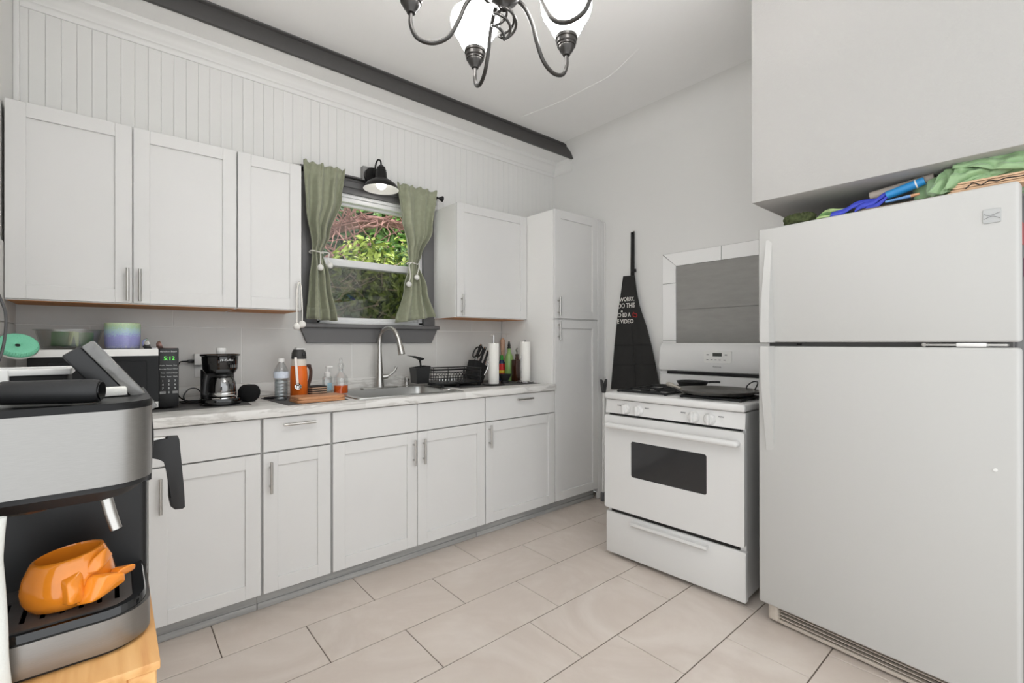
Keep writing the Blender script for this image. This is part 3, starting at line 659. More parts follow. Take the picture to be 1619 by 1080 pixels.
def curtain(label, L, R, bl, br, folds, ph, tie_s):
    z_top, z_tie, zb = 2.262, 1.742, 1.338
    t = thing('curtain', label, 'curtain', ((L[0][1]+R[0][1])/2, 2.862, 1.34))
    def fn(s, v):
        zb_ = bl+(br-bl)*s; z = z_top+(zb_-z_top)*v
        tt = (z_top-z)/(z_top-zb); xl = interp(L, tt); xr = interp(R, tt); w = xr-xl
        amp = interp([(0, .010), (.04, .008), (.10, .018), (.4, .026), (.565, .012), (.7, .026), (1, .030)], tt)
        cen = interp([(0, 0), (.4, 0), (.565, 0), (1, 0)], tt)
        fo = math.sin(2*PI*folds*s+ph+.6*math.sin(7*s)+.5*tt)*amp+.22*amp*math.sin(2*PI*folds*2.3*s+1.7*ph+2*tt)
        if tt < .10: fo += .7*amp*math.sin(2*PI*folds*3.1*s+9*tt)*(1-tt/.1)
        bulge = .012*math.sin(PI*s)*(1 if tt > .06 else .3)
        gather = -.010*math.exp(-((tt-.565)/.05)**2)
        zj = .007*math.sin(2*PI*folds*1.7*s+ph)*(1-min(1, tt/.06)) if tt < .06 else 0
        return (xl+w*s+.004*math.sin(23*s+3*tt), 2.836-fo-bulge-gather, z+zj)
    c = obj('panel', grid(nb(), 110, 80, fn), M_cloth, t, smooth=80, thick=.0012)
    hem = obj('hem', grid(nb(), 110, 4, lambda s, k: (Vector(fn(s, .925+.07*k))+Vector((0, -.0016, 0)))), M_cloth, t, smooth=80, thick=.001)
    tt = .565; cx = (interp(L, tt)+interp(R, tt))/2; w = (interp(R, tt)-interp(L, tt))/2
    loop = [(cx+(w+.006)*math.cos(a), 2.852+.026*math.sin(a), z_tie-.012*math.cos(a)*0+.004*math.sin(2*a)) for a in [2*PI*i/28 for i in range(28)]]
    tc = obj('tie_cord', tube(nb(), loop, .0036, 8, closed=True), M_cord, t)
    for k, (dx, dz, mx) in enumerate(tie_s):
        p0 = Vector((cx+mx, 2.822, z_tie)); p1 = Vector((cx+dx, 2.806, z_tie+dz))
        pts = bez([p0, p0.lerp(p1, .25)+Vector((dx*.35+.006, -.008, .012)), p0.lerp(p1, .65)+Vector((.004, -.004, 0)), p1], 8)
        obj('cord_end', tube(nb(), pts, .0032, 8), M_cord, tc)
        bm = nb(); ball(bm, p1+Vector((0, 0, -.012)), .0185, 16); obj('pompom', bm, mat('pompom_white', S(236, 234, 229), .95, bump=.5, bscale=300), tc, smooth=60)
curtain('sage green tied-back curtain beside the narrow wall cabinet', [(0, .838), (.3, .846), (.565, .884), (.75, .862), (1, .846)], [(0, 1.083), (.2, 1.06), (.45, .985), (.565, .949), (.75, .982), (1, 1.02)], 1.348, 1.338, 3, .4, ((.008, -.082, .0), (.064, -.064, .02)))
curtain('sage green tied-back curtain beside the cabinet against the pantry', [(0, 1.424), (.25, 1.45), (.45, 1.50), (.565, 1.516), (.75, 1.472), (1, 1.406)], [(0, 1.728), (.3, 1.69), (.5, 1.605), (.565, 1.587), (.75, 1.645), (1, 1.728)], 1.336, 1.39, 3, 2.1, ((-.055, -.135, -.03), (.004, -.085, .022)))
t = thing('tassel_cord', 'white cord with two pompoms hung over a wall cabinet handle', 'cord', (.745, 2.575, 1.3))
tp = bez([(.727, 2.566, 1.305), (.727, 2.566, 1.40), (.729, 2.567, 1.47), (.736, 2.571, 1.517), (.748, 2.571, 1.505), (.752, 2.562, 1.40), (.752, 2.562, 1.318)], 10)
obj('cord', tube(nb(), tp, .0036, 8), M_cord, t)
for x, y, z in ((.727, 2.566, 1.293), (.752, 2.562, 1.305)):
    bm = nb(); ball(bm, (x, y, z), .0185, 16); obj('pompom', bm, MATS['pompom_white'], t, smooth=60)

# ------------------------------------------------------------------ microwave and what stands on it
MWY = 2.575
def mat_on_counter(label, pts, th=.002):
    o = obj('counter_mat', prism(nb(), pts, 'z', ZT+.0003, ZT+th), mat('mat_dark_grey', S(88, 87, 86), .85, bump=.2, bscale=400)); tag(o, label, 'mat'); return o
mat_on_counter('dark grey mat under the microwave and coffee maker', [(-.27, 2.49), (.505, 2.50), (.525, 2.87), (-.27, 2.87)])
mw = thing('microwave', 'white and black countertop microwave with a lit green clock', 'microwave', (-.01, 2.74, ZT+.002))
obj('body', box(nb(), -.247, .226, MWY+.012, 2.886, .926, 1.182, .004, 2), mat('mw_body', S(60, 60, 61), .45), mw)
for x in (-.2, .18):
    for y in (2.62, 2.85): obj('foot', lathe(nb(), [(.014, 0), (.014, .011)], (x, y, ZT+.0022), 12), M_black, mw)
dr = obj('door', box(nb(), -.249, .1555, MWY, MWY+.014, .9255, 1.184, .004, 2), M_whitep, mw)
obj('door_glass', box(nb(), -.2485, .1552, MWY-.0015, MWY+.002, .953, 1.154), mat('mw_glass', S(12, 12, 12), .25, spec=.25), dr)
obj('window_mesh', box(nb(), -.195, .115, MWY-.0025, MWY, .975, 1.132, .002, 1), mat('mw_window', S(30, 30, 31), .35, spec=.2), dr)
cp_ = obj('control_panel', box(nb(), .1568, .228, MWY-.002, MWY+.014, .924, 1.187, .004, 2), M_black, mw)
M_wprint = mat('white_print', S(205, 205, 203), .6)
def mwt(s, x, z, size, m=M_wprint, **k):
    return obj('lettering', text_mesh(s, size, facing((x, MWY-.0024, z), (1, 0, 0), (0, -1, 0)), .0003, **k), m, cp_, smooth=0)
mwt('Hamilton Beach', .190, 1.171, .0095, shear=.2)
M_led = mat('green_led', S(60, 160, 60), .5, emit=S(90, 200, 70), es=1.1)
mwt('5:12', .193, 1.140, .024, M_led)
for z, items in ((1.110, ((.168, 'Potato'), (.193, 'Popcorn'), (.215, 'Pizza'))), (1.094, ((.170, 'Beverage'), (.194, 'Dinner'), (.215, 'Reheat'))), (1.076, ((.170, 'Time'), (.193, 'Defrost'), (.215, 'Weight'))), (1.060, ((.170, 'Timer'), (.193, 'Power'), (.215, 'Clock')))):
    for x, s in items: mwt(s, x, z, .0066)
for i, c in enumerate('123456789'): mwt(c, .170+.022*(i % 3), 1.041-.0165*(i//3), .012)
mwt('0', .192, .990, .012)
for x in (.170, .215): obj('key_outline', box(nb(), x-.011, x+.011, MWY-.0024, MWY-.001, .984, .996, .001, 1), mat('key_grey', S(140, 140, 139), .6), cp_); mwt('STOP' if x < .2 else 'START', x, .990, .0066, M_black)
ZM = 1.1825
tb = thing('plastic_tub', 'clear plastic tub of green packets on top of the microwave', 'container', (-.135, 2.70, ZM))
obj('tub', lathe(nb(), [(0, .001), (.078, .001), (.086, .006), (.104, .078), (.112, .080), (.112, .084), (.101, .084), (.083, .010), (0, .006)], (-.135, 2.70, ZM), 40, 1, .72), glass_mat('clear_plastic', (.86, .87, .86, 1), .14, .25), tb)
rg = random.Random(5)
for i in range(9):
    a = rg.uniform(0, 6.3); r = rg.uniform(0, .05); m = [mat('packet_green', S(88, 128, 84), .6, var=.25, vscale=30), mat('packet_pale', S(172, 190, 130), .6), mat('packet_dark', S(52, 84, 62), .6)][i % 3]
    A = Matrix.Translation((-.135+r*1.1*math.cos(a), 2.70+r*.7*math.sin(a), ZM+.040+rg.uniform(0, .006))) @ Matrix.Rotation(rg.uniform(0, 3), 4, 'Z') @ Matrix.Rotation(rg.uniform(-.25, .25), 4, 'X')
    obj('packet', box(nb(), -.028, .028, -.004, .004, -.030, .030, .003, 2, M=A), m, tb)
cu = thing('ceramic_cup', 'speckled green and lavender glazed ceramic cup on the microwave', 'cup', (.036, 2.70, ZM), local=True)
M_glaze = speckle_mat('cup_glaze', [(0, S(186, 186, 196)), (.12, S(150, 152, 200)), (.5, S(160, 160, 214)), (.60, S(170, 196, 216)), (.74, S(178, 206, 206)), (.84, S(172, 204, 166)), (1, S(196, 212, 176))], 0, .115)
obj('cup', lathe(nb(), [(0, .001), (.055, .001), (.060, .004), (.062, .02), (.0635, .105), (.063, .113), (.060, .115), (.057, .112), (.056, .02), (0, .012)], (0, 0, 0), 40), M_glaze, cu, smooth=50)
for k, (u, v, m, lab) in enumerate(((233, 543.5, M_chrome, 'chrome measuring cup lying beside the glazed cup'), (254, 546.5, mat('rose_metal', S(186, 150, 142), .3, .8), 'rose measuring spoon lying beside the chrome measuring cup'))):
    x0 = .128 if k == 0 else .172; y0 = 2.66
    t = thing('measuring_spoon', lab, 'spoon', (x0, y0, ZM))
    bm = nb(); r = .028 if k == 0 else .021; A = Matrix.Translation((x0, y0, ZM+r*.8)) @ Matrix.Rotation(math.radians(70), 4, 'Y')
    lathe(bm, [(r, 0), (r*.95, -r*.5), (r*.6, -r*.85), (0, -r), (0, -r*.9), (r*.55, -r*.75), (r*.88, -r*.45), (r*.94, 0)], (0, 0, 0), 20, M=A, cap=False); obj('scoop', bm, m, t, smooth=60)
    obj('handle', box(nb(), x0, x0+.055, y0-.006, y0+.006, ZM+.001, ZM+.0045, .001), m, t)
# mint disc in the corner
DC = Vector((-.2585, 2.44, 1.205)); dn = Vector((.22, -.66, .72)).normalized()
A = Matrix.Translation(DC) @ dn.to_track_quat('Z', 'Y').to_matrix().to_4x4() @ Matrix.Scale(.9, 4)
t = thing('scrubber_disc', 'round mint green ribbed disc with a dark centre hole pegged to the wall', 'scrubber', (XL+.008, DC.y, DC.z))
M_mint = mat('mint_silicone', S(126, 206, 172), .6, bump=.4, bscale=220)
bm = nb(); lathe(bm, [(.006, -.006), (.022, .006), (.034, .003), (.050, .009), (.059, .004), (.062, -.006), (.060, -.016), (0, -.016)], (0, 0, 0), 48, M=A, cap=False)
obj('disc', bm, M_mint, t, smooth=60)
rb = nb()
for k in range(48):
    a = 2*PI*k/48; p = A @ Vector((.057*math.cos(a), .057*math.sin(a), .006)); q = A @ Vector((.062*math.cos(a), .062*math.sin(a), -.006)); tube(rb, [p, q], .0018, 5)
o = obj('rib', rb, M_mint, t); o['kind'] = 'stuff'
obj('rim', lathe(nb(), [(.0605, -.018), (.0635, -.012), (.0635, -.018), (.0605, -.024), (0, -.024)], (0, 0, 0), 48, M=A, cap=False), mat('rim_white', S(222, 226, 220), .6), t)
obj('hole', lathe(nb(), [(0, -.0040), (.008, -.0035)], (0, 0, 0), 16, M=A, cap=False), M_black, t)
hp = A @ Vector((0, 0, -.02)); bm = nb(); cyl(bm, hp, (XL+.0085, hp.y+.01, hp.z-.004), .008, 10); obj('wall_peg', bm, M_whitep, t)

# ------------------------------------------------------------------ outlet, plug, cords
def wy(u, v): return on(u, v, y=YW-.010)
oa, ob = wy(307.5, 560), wy(322, 596)
t = thing('wall_outlet', 'white wall outlet plate behind the coffee maker', 'outlet', ((oa.x+ob.x)/2, YW-.01, ob.z))
obj('plate', box(nb(), oa.x, oa.x+.072, YW-.0135, YW-.0081, ob.z, oa.z+.0, .002, 2), M_whitep, t)
obj('adapter', box(nb(), oa.x-.004, oa.x+.045, YW-.045, YW-.0135, oa.z-.055, oa.z+.002, .003, 2), M_whitep, t)
px, pz = oa.x-.004, oa.z-.035
t = thing('power_cable', 'black power cord looping from the outlet to the microwave', 'cord', (px, YW-.03, pz))
bm = nb(); box(bm, px-.028, px, YW-.04, YW-.02, pz-.008, pz+.008, .003); obj('plug', bm, M_black, t)
obj('cord', tube(nb(), bez([(px-.026, YW-.03, pz), (px-.06, YW-.04, pz-.004), (.245, 2.84, pz-.035), (.238, 2.84, 1.05), (.245, 2.83, .96), (.275, 2.80, .926), (.33, 2.79, .921), (.30, 2.81, .921), (.24, 2.80, .921)], 10), .0032, 8), M_black, t)
t = obj('coiled_cable', tube(nb(), bez([(.34, 2.72, .955), (.315, 2.745, .985), (.285, 2.75, .985), (.262, 2.74, .955), (.272, 2.72, .925), (.31, 2.70, .9215), (.325, 2.71, .9215), (.29, 2.735, .9215), (.25, 2.725, .9215)], 10), .0030, 8), M_black); tag(t, 'thin black cord coiled beside the coffee maker', 'cord')

# ------------------------------------------------------------------ coffee maker and speaker
KX, KY, KZ = .394, 2.615, ZT+.002
t = thing('coffee_maker', 'black drip coffee maker with a glass carafe and white filter on top', 'coffee maker', (KX, KY, KZ))
bm = nb(); prism(bm, rrect(KX-.083, KX+.083, KY-.090, KY+.085, .065, 8), 'z', KZ+.0005, KZ+.032, .006, 3); obj('base', bm, M_gblack, t)
obj('warming_plate', lathe(nb(), [(.058, 0), (.058, .005), (.05, .007), (0, .007)], (KX+.004, KY-.022, KZ+.0315), 28), M_chrome, t)
bm = nb(); prism(bm, rrect(KX-.072, KX+.066, KY+.030, KY+.085, .02, 5), 'z', KZ+.03, KZ+.165, .0); obj('column', bm, M_black, t)
obj('brew_head', lathe(nb(), [(.0, .150), (.062, .150), (.066, .156), (.073, .170), (.076, .222), (.0765, .228), (.083, .232), (.084, .238), (.080, .241), (.05, .243), (0, .243)], (KX, KY, KZ), 40), M_gblack, t, smooth=40)
obj('filter_basket_grip', box(nb(), KX-.03, KX+.03, KY-.074, KY-.055, KZ+.152, KZ+.170, .004), M_black, t)
obj('paper_filter', lathe(nb(), [(.019, 0), (.021, .006), (.022, .022), (.020, .026), (0, .026)], (KX+.004, KY, KZ+.2432), 20), M_whitep, t, smooth=50)
for i in range(4): obj('level_mark', box(nb(), KX+.030+i*.0095, KX+.033+i*.0095, KY-.0775+.0042*i*1.1, KY-.068+.0042*i, KZ+.176, KZ+.190), M_print, t)
ca = obj('carafe', lathe(nb(), [(.040, .0), (.052, .004), (.056, .020), (.055, .060), (.047, .082), (.040, .092), (.037, .094), (.042, .080), (.052, .058), (.053, .020), (.040, .004)], (KX+.006, KY-.022, KZ+.040), 36, cap=False), glass_mat('carafe_glass', (.5, .5, .5, 1), .25, .05), t, smooth=60)
obj('carafe_lid', lathe(nb(), [(.040, 0), (.043, .004), (.040, .012), (.015, .014), (0, .014)], (KX+.006, KY-.022, KZ+.132), 28), M_black, ca)
obj('carafe_band', lathe(nb(), [(.0565, .0), (.0575, .002), (.0575, .016), (.0560, .018)], (KX+.006, KY-.022, KZ+.042), 36, cap=False), M_chrome, ca)
hpts = bez([(KX-.030, KY-.040, KZ+.142), (KX-.060, KY-.060, KZ+.140), (KX-.068, KY-.066, KZ+.118), (KX-.072, KY-.068, KZ+.085), (KX-.074, KY-.068, KZ+.055)], 8)
obj('carafe_handle', tube(nb(), hpts, [.011]*8+[.012]*(len(hpts)-8), 10), M_black, ca, smooth=60)
obj('lettering', text_mesh('Mr.Coffee', .0135, facing((KX+.014, KY-.0772, KZ+.212), (1, .16, 0), (.16, -1, 0)), .0006, shear=.25), mat('logo_white', S(235, 235, 235), .5), t, smooth=0)
sp_ = obj('round_speaker', lathe(nb(), [(0, 0), (.026, 0), (.042, .014), (.050, .034), (.050, .054), (.041, .074), (.028, .083), (.008, .085), (0, .085)], (.527, 2.665, ZT+.0003), 36), mat('speaker_fabric', S(14, 14, 15), .9, bump=.5, bscale=700), smooth=60); tag(sp_, 'black fabric globe speaker beside the coffee maker', 'speaker')

# ------------------------------------------------------------------ bottles and boards left of the sink
mat_on_counter('dark grey mat under the cutting boards', [(.628, 2.352), (.93, 2.395), (.94, 2.79), (.596, 2.745)])
o = obj('folded_pouch', prism(nb(), [(.601, 2.70), (.63, 2.655), (.70, 2.69), (.69, 2.73)], 'z', ZT+.0021, ZT+.012, .003, 2), M_blackm); tag(o, 'small flat black pouch lying behind the water bottle', 'pouch')
def at(u, v, z=ZT): return on(u, v, z=z)
BX, BY = .655, 2.580
t = thing('water_bottle', 'clear plastic water bottle with a white cap and pale label', 'bottle', (BX, BY, ZT+.002))
rp = [(0, .002), (.028, .002), (.0325, .008)]
for i in range(6): rp += [(.0325, .014+i*.016), (.0305, .018+i*.016), (.0305, .022+i*.016), (.0325, .026+i*.016)]
rp += [(.0335, .112), (.0335, .148), (.030, .160), (.020, .182), (.0125, .192), (.0125, .200)]
M_pet = glass_mat('pet_plastic', (.9, .92, .93, 1), .16, .12)
obj('bottle', lathe(nb(), rp, (BX, BY, ZT+.002), 28, cap=False), M_pet, t, smooth=50)
obj('water', lathe(nb(), [(0, .004), (.027, .004), (.029, .010), (.029, .105), (0, .105)], (BX, BY, ZT+.002), 24), glass_mat('water_tint', (.84, .88, .9, 1), .05, .02), t)
obj('label_band', lathe(nb(), [(.0342, .114), (.0345, .116), (.0345, .143), (.0342, .146)], (BX, BY, ZT+.002), 28, cap=False), mat('label_pale', S(206, 214, 226), .5, var=.12, vscale=60), t)
obj('cap', lathe(nb(), [(.0145, .196), (.0150, .198), (.0150, .212), (.0135, .214), (0, .214)], (BX, BY, ZT+.002), 20), M_whitep, t)
OX, OY = .775, 2.700
t = thing('orange_jug', 'orange insulated jug with a black and white lid', 'bottle', (OX, OY, ZT+.002))
M_orange = mat('orange_shell', S(236, 112, 32), .4)
obj('body', lathe(nb(), [(0, .001), (.038, .001), (.043, .006), (.044, .10), (.042, .140), (.039, .168)], (OX, OY, ZT+.002), 32), M_orange, t, smooth=60)
obj('collar', lathe(nb(), [(.0385, .166), (.0385, .172), (.036, .205), (.035, .207), (0, .207)], (OX, OY, ZT+.002), 32), mat('collar_cream', S(222, 214, 204), .5), t, smooth=50)
ld = obj('lid', lathe(nb(), [(.037, .205), (.038, .212), (.036, .238), (.028, .256), (.0, .258)], (OX, OY, ZT+.002), 28), mat('lid_dark', S(58, 57, 56), .5), t, smooth=50)
bm = nb(); box(bm, OX-.022, OX+.032, OY-.022, OY+.022, ZT+.247, ZT+.270, .010, 3); obj('spout_cover', bm, mat('lid_white', S(206, 205, 203), .5), ld)
obj('latch', box(nb(), OX+.008, OX+.026, OY-.040, OY-.026, ZT+.222, ZT+.242, .003), M_black, ld)
bm = nb(); box(bm, OX+.036, OX+.060, OY-.020, OY+.016, ZT+.160, ZT+.176, .004); tube(bm, bez([(OX+.050, OY-.004, ZT+.168), (OX+.060, OY-.006, ZT+.145), (OX+.058, OY-.006, ZT+.10), (OX+.044, OY-.004, ZT+.05)], 8), .009, 10); obj('handle', bm, mat('strap_dark', S(70, 48, 40), .6), t)
t = thing('coffee_scoop', 'long-handled metal coffee scoop leaning on the orange jug', 'spoon', (OX-.030, OY-.075, ZT+.06))
M_pale = mat('scoop_pale', S(222, 214, 208), .35, .3)
obj('handle', box(nb(), -.007, .007, -.0015, .0015, 0, .150, .0012, 1, M=Matrix.Translation((OX-.026, OY-.068, ZT+.072)) @ Matrix.Rotation(math.radians(-14), 4, 'X')), M_pale, t)
bm = nb(); A = Matrix.Translation((OX-.025, OY-.072, ZT+.062)) @ Matrix.Rotation(math.radians(70), 4, 'X'); lathe(bm, [(.0, -.012), (.010, -.010), (.016, -.004), (.0175, .003), (.0160, .002), (.009, -.007), (0, -.009)], (0, 0, 0), 20, M=A, cap=False); obj('scoop', bm, M_chrome, t, smooth=60)
M_cork = wood_mat('coaster_wood', S(196, 156, 128), S(220, 184, 156), .6)
for i in range(4):
    t = thing('coaster', ('square black coaster at the bottom of the stack of four', 'square black coaster second from the bottom of the stack', 'square black coaster third from the bottom of the stack', 'square black coaster on top of the stack of four')[i], 'coaster', (.872, 2.735, ZT+.002+i*.0125), .25, group='coasters stacked by the soap bottle', local=True)
    obj('wood_base', box(nb(), -.045, .045, -.045, .045, .0003, .0065, .001, 1), M_cork, t); obj('top_pad', box(nb(), -.044, .044, -.044, .044, .0065, .0125, .001, 1), M_blackm, t)
PX, PY = .952, 2.77
t = thing('soap_bottle', 'clear hand soap bottle with a white pump and blue label', 'bottle', (PX, PY, ZT))
obj('bottle', prism(nb(), rrect(PX-.026, PX+.026, PY-.018, PY+.018, .010, 4), 'z', ZT+.001, ZT+.098, .006, 2), glass_mat('soap_clear', (.88, .9, .9, 1), .16, .1), t)
obj('label', box(nb(), PX-.006, PX+.020, PY-.0195, PY-.0175, ZT+.018, ZT+.062), mat('label_blue', S(150, 186, 200), .5, var=.15, vscale=80), t)
obj('pump', lathe(nb(), [(.016, .097), (.0165, .118), (.012, .124), (.006, .126), (.006, .145), (.008, .146), (.008, .158), (0, .160)], (PX, PY, ZT), 20), M_whitep, t)
obj('nozzle', box(nb(), PX-.010, PX+.028, PY-.012, PY+.005, ZT+.148, ZT+.158, .003), M_whitep, t)
DX, DY = 1.010, 2.715
t = thing('glass_decanter', 'glass decanter half full of orange liquid with a glass stopper', 'bottle', (DX, DY, ZT))
M_dg = glass_mat('decanter_glass', (.95, .96, .96, 1), .13, .03)
obj('bottle', lathe(nb(), [(0, .002), (.038, .002), (.040, .006), (.040, .085), (.036, .098), (.018, .120), (.013, .128), (.013, .140), (.018, .144)], (DX, DY, ZT), 32, cap=False), M_dg, t, smooth=50)
obj('liquid', lathe(nb(), [(0, .004), (.037, .004), (.038, .008), (.038, .048), (0, .048)], (DX, DY, ZT), 30), mat('orange_liquid', S(226, 96, 24), .1, emit=None), t)
obj('stopper', lathe(nb(), [(.010, .132), (.011, .146), (.016, .150), (.019, .162), (.015, .174), (.007, .180), (.008, .188), (.010, .196), (.006, .206), (0, .208)], (DX, DY, ZT), 20), M_dg, t, smooth=60)
wA, wB = S(176, 118, 76), S(206, 150, 106)
M_board = wood_mat('acacia', wA, wB, .45, (4, 30, 30), 2)
for i, (lab, w, d, an, dz) in enumerate((('lower of two wooden cutting boards lying left of the sink', .236, .150, .02, .0), ('upper of two wooden cutting boards lying left of the sink', .232, .146, .05, .0135))):
    t = obj('cutting_board', prism(nb(), [(x, y) for x, y in rrect(-w/2, w/2, -d/2, d/2, .02, 5)], 'z', .0003, .013, .004, 2), M_board); t.location = (.795, 2.455, ZT+.002+dz); t.rotation_euler = (0, 0, an); tag(t, lab, 'cutting board')
# ------------------------------------------------------------------ right end of the counter
mat_on_counter('dark grey drying mat under the dish rack and paper towels', [(1.70, 2.50), (2.10, 2.455), (2.34, 2.43), (2.365, 2.885), (1.72, 2.885)])
ra = math.radians(-7)
RK = Vector((1.565, 2.60, ZT+.002))
rk = thing('dish_rack', 'black wire dish rack with a utensil cup beside the sink', 'dish rack', RK, ra, local=True)
LX, LY = .36, .24
bm = nb(); prism(bm, rrect(.0, LX, 0, LY, .02, 4), 'z', .022, .034, .003, 1); obj('drip_tray', bm, M_black, rk)
bm = nb(); prism(bm, rrect(-.010, .07, .02, .10, .02, 4), 'z', .016, .024, .002, 1); obj('drain_spout', bm, M_black, rk)
for x, y in ((.066, .02), (LX-.02, .02), (.066, LY-.02), (LX-.02, LY-.02), (LX/2, .02)): obj('foot', lathe(nb(), [(.010, .0003), (.012, .024)], (x, y, 0), 10), M_black, rk)
for z, r in ((.118, .0042), (.098, .0034), (.060, .0028)):
    obj('rail', tube(nb(), [(x, y, z) for x, y in rrect(.004, LX-.004, .004, LY-.004, .02, 4)], r, 8, closed=True), M_black, rk)
for x, y in ((.004, .06), (.10, .004), (.21, .004), (LX-.02, .004), (.10, LY-.004), (.21, LY-.004), (LX-.004, .06), (LX-.02, LY-.004)):
    bm = nb(); cyl(bm, (x, y, .030), (x, y, .118), .0026, 8); obj('upright', bm, M_black, rk)
for k in range(10):
    x = .06+k*.022; obj('plate_hoop', tube(nb(), bez([(x, .05, .034), (x+.004, .06, .066), (x+.008, .10, .088), (x+.012, .14, .066), (x+.014, .15, .034)], 6), .0022, 6), M_chrome if k < 6 else M_black, rk)
uc = nb(); T0, T1 = .092, .135; A = []
for z, s in ((.030, .82), (.135, 1.0)):
    A.append([uc.verts.new((-.055+s*dx, .105+s*dy, z+(.006*dx/.05 if z > .1 else 0))) for dx, dy in ((-.048, -.062), (.050, -.062), (.050, .062), (-.048, .062))])
I = [uc.verts.new((-.055+.94*dx, .105+.94*dy, z+.0)) for dx, dy, z in ((-.048, -.062, .130), (.05, -.062, .141), (.05, .062, .141), (-.048, .062, .130))]
J = [uc.verts.new((-.055+.78*dx, .105+.78*dy, .036)) for dx, dy in ((-.048, -.062), (.05, -.062), (.05, .062), (-.048, .062))]
for P, Q in ((A[0], A[1]), (A[1], I), (I, J)):
    for i in range(4): uc.faces.new((P[i], P[(i+1) % 4], Q[(i+1) % 4], Q[i]))
uc.faces.new(A[0][::-1]); uc.faces.new(J)
obj('utensil_cup', uc, M_black, rk)
bp = RK+Matrix.Rotation(ra, 3, 'Z') @ Vector((-.045, .09, .045))
t = thing('dish_squeegee', 'black handled squeegee standing in the dish rack cup', 'squeegee', bp)
p1 = bp+Vector((-.012, 0, .115)); p2 = bp+Vector((-.02, 0, .150))
obj('handle', tube(nb(), [bp, bp.lerp(p1, .6), p1, p2], [.008, .007, .006, .010], 10), M_black, t, smooth=60)
obj('blade', prism(nb(), [(p2.x-.085, p2.z+.016), (p2.x-.04, p2.z+.012), (p2.x+.028, p2.z-.004), (p2.x+.024, p2.z-.012), (p2.x+.006, p2.z-.018), (p2.x-.012, p2.z-.006), (p2.x-.05, p2.z+.006)], 'y', p2.y-.02, p2.y+.02, .002, 1), M_black, t)
# knife block behind the rack
kb = thing('knife_block', 'slanted black knife block standing behind the dish rack', 'knife block', (2.040, 2.80, ZT+.002), math.radians(-4), local=True)
obj('block', prism(nb(), [(-.085, .0005), (.03, .0005), (.075, .115), (-.005, .160), (-.035, .165)], 'y', -.05, .05, .004, 2), M_blackm, kb)
kd = Vector((.40, 0, .92)).normalized()
def knife(i, x, y, z, L, r, m, lab):
    b0 = Vector((x, y, z)); c0 = Matrix.Translation((2.040, 2.80, ZT+.002)) @ Matrix.Rotation(math.radians(-4), 4, 'Z')
    w0 = c0 @ b0
    t = thing('knife', lab, 'knife', w0, group='knives in the block')
    d = (c0.to_3x3() @ kd); e = w0+d*L
    obj('handle', tube(nb(), [w0-d*.01, w0+d*.02, w0+d*L*.55, e-d*.012, e], [r*.85, r, r*.85, r*1.15, r*.8], 10), M_blackm, t, smooth=60)
    obj('bolster', tube(nb(), [w0-d*.018, w0-d*.006], r*.95, 10), M_chrome, t)
    obj('end_cap', tube(nb(), [e-d*.006, e+d*.005], [r*1.1, r*.9], 10), M_chrome, t)
knife(0, .008, .02, .158, .125, .0125, M_blackm, 'long black-handled knife highest in the block beside the scissors')
knife(1, .026, -.010, .142, .120, .0105, M_chrome, 'black-handled knife in the middle of the block')
knife(2, .044, -.035, .132, .105, .0095, M_chrome, 'black-handled knife nearest the front of the block top')
for k in range(4):
    w = Matrix.Translation((2.040, 2.80, ZT+.002)) @ Matrix.Rotation(math.radians(-4), 4, 'Z') @ Vector((.045+.008*(k % 2), -.048+.024*k, .060+.008*k))
    t = thing('steak_knife', 'steel-handled steak knife sticking out of the front of the knife block', 'knife', w, group='steak knives in the block front')
    d = Vector((.45, 0, .89)); obj('handle', tube(nb(), bez([w-d*.01, w+d*.04+Vector((.004, 0, 0)), w+d*.085, w+d*.10], 6), [.007]*19, 8), M_chrome, t, smooth=60)
sw = Matrix.Translation((2.040, 2.80, ZT+.002)) @ Vector((-.022, -.012, .162))
t = thing('scissors', 'black-handled kitchen scissors hanging in the knife block', 'scissors', sw)
for dx in (-.012, .022):
    pts = [(sw.x+.022+dx+.020*math.cos(a)+.018*math.sin(a), sw.y-.004, sw.z+.060+.036*math.sin(a)) for a in [2*PI*i/24 for i in range(24)]]
    obj('finger_loop', tube(nb(), pts, .0055, 8, closed=True), M_black, t)
bm = nb(); box(bm, sw.x+.0, sw.x+.02, sw.y-.006, sw.y+.0, sw.z-.004, sw.z+.03, .002); obj('shank', bm, M_chrome, t)
# paper towels
M_paper = mat('paper_towel', S(236, 234, 228), .95, bump=.35, bscale=160)
P1 = Vector((2.005, 2.545, ZT+.002))
t = thing('towel_holder', 'round-based paper towel holder with a thin rod at the dish rack', 'towel holder', P1)
obj('base', lathe(nb(), [(0, .0004), (.075, .0004), (.077, .003), (.074, .007), (.004, .008)], P1, 36), M_blk_metal, t)
bm = nb(); cyl(bm, (P1.x, P1.y, P1.z+.006), (P1.x, P1.y, P1.z+.345), .003, 8); obj('rod', bm, M_chrome, t)
obj('tee_handle', tube(nb(), bez([(P1.x-.032, P1.y, P1.z+.338), (P1.x-.012, P1.y, P1.z+.345), (P1.x+.004, P1.y, P1.z+.345)], 5), .003, 8), M_chrome, t)
def roll(c, r, h, lab):
    o = obj('paper_towel_roll', lathe(nb(), [(.012, 0), (r-.001, 0), (r, .002), (r, h-.002), (r-.001, h), (.012, h)], (0, 0, 0), 36, cap=False), M_paper, smooth=40); o.location = c
    tag(o, lab, 'paper towel')
roll(P1+Vector((0, 0, .0085)), .0365, .278, 'thin paper towel roll standing beside the dish rack')
P2 = Vector((2.275, 2.520, ZT+.002))
t = thing('wire_towel_holder', 'chrome wire paper towel holder against the pantry side', 'towel holder', P2)
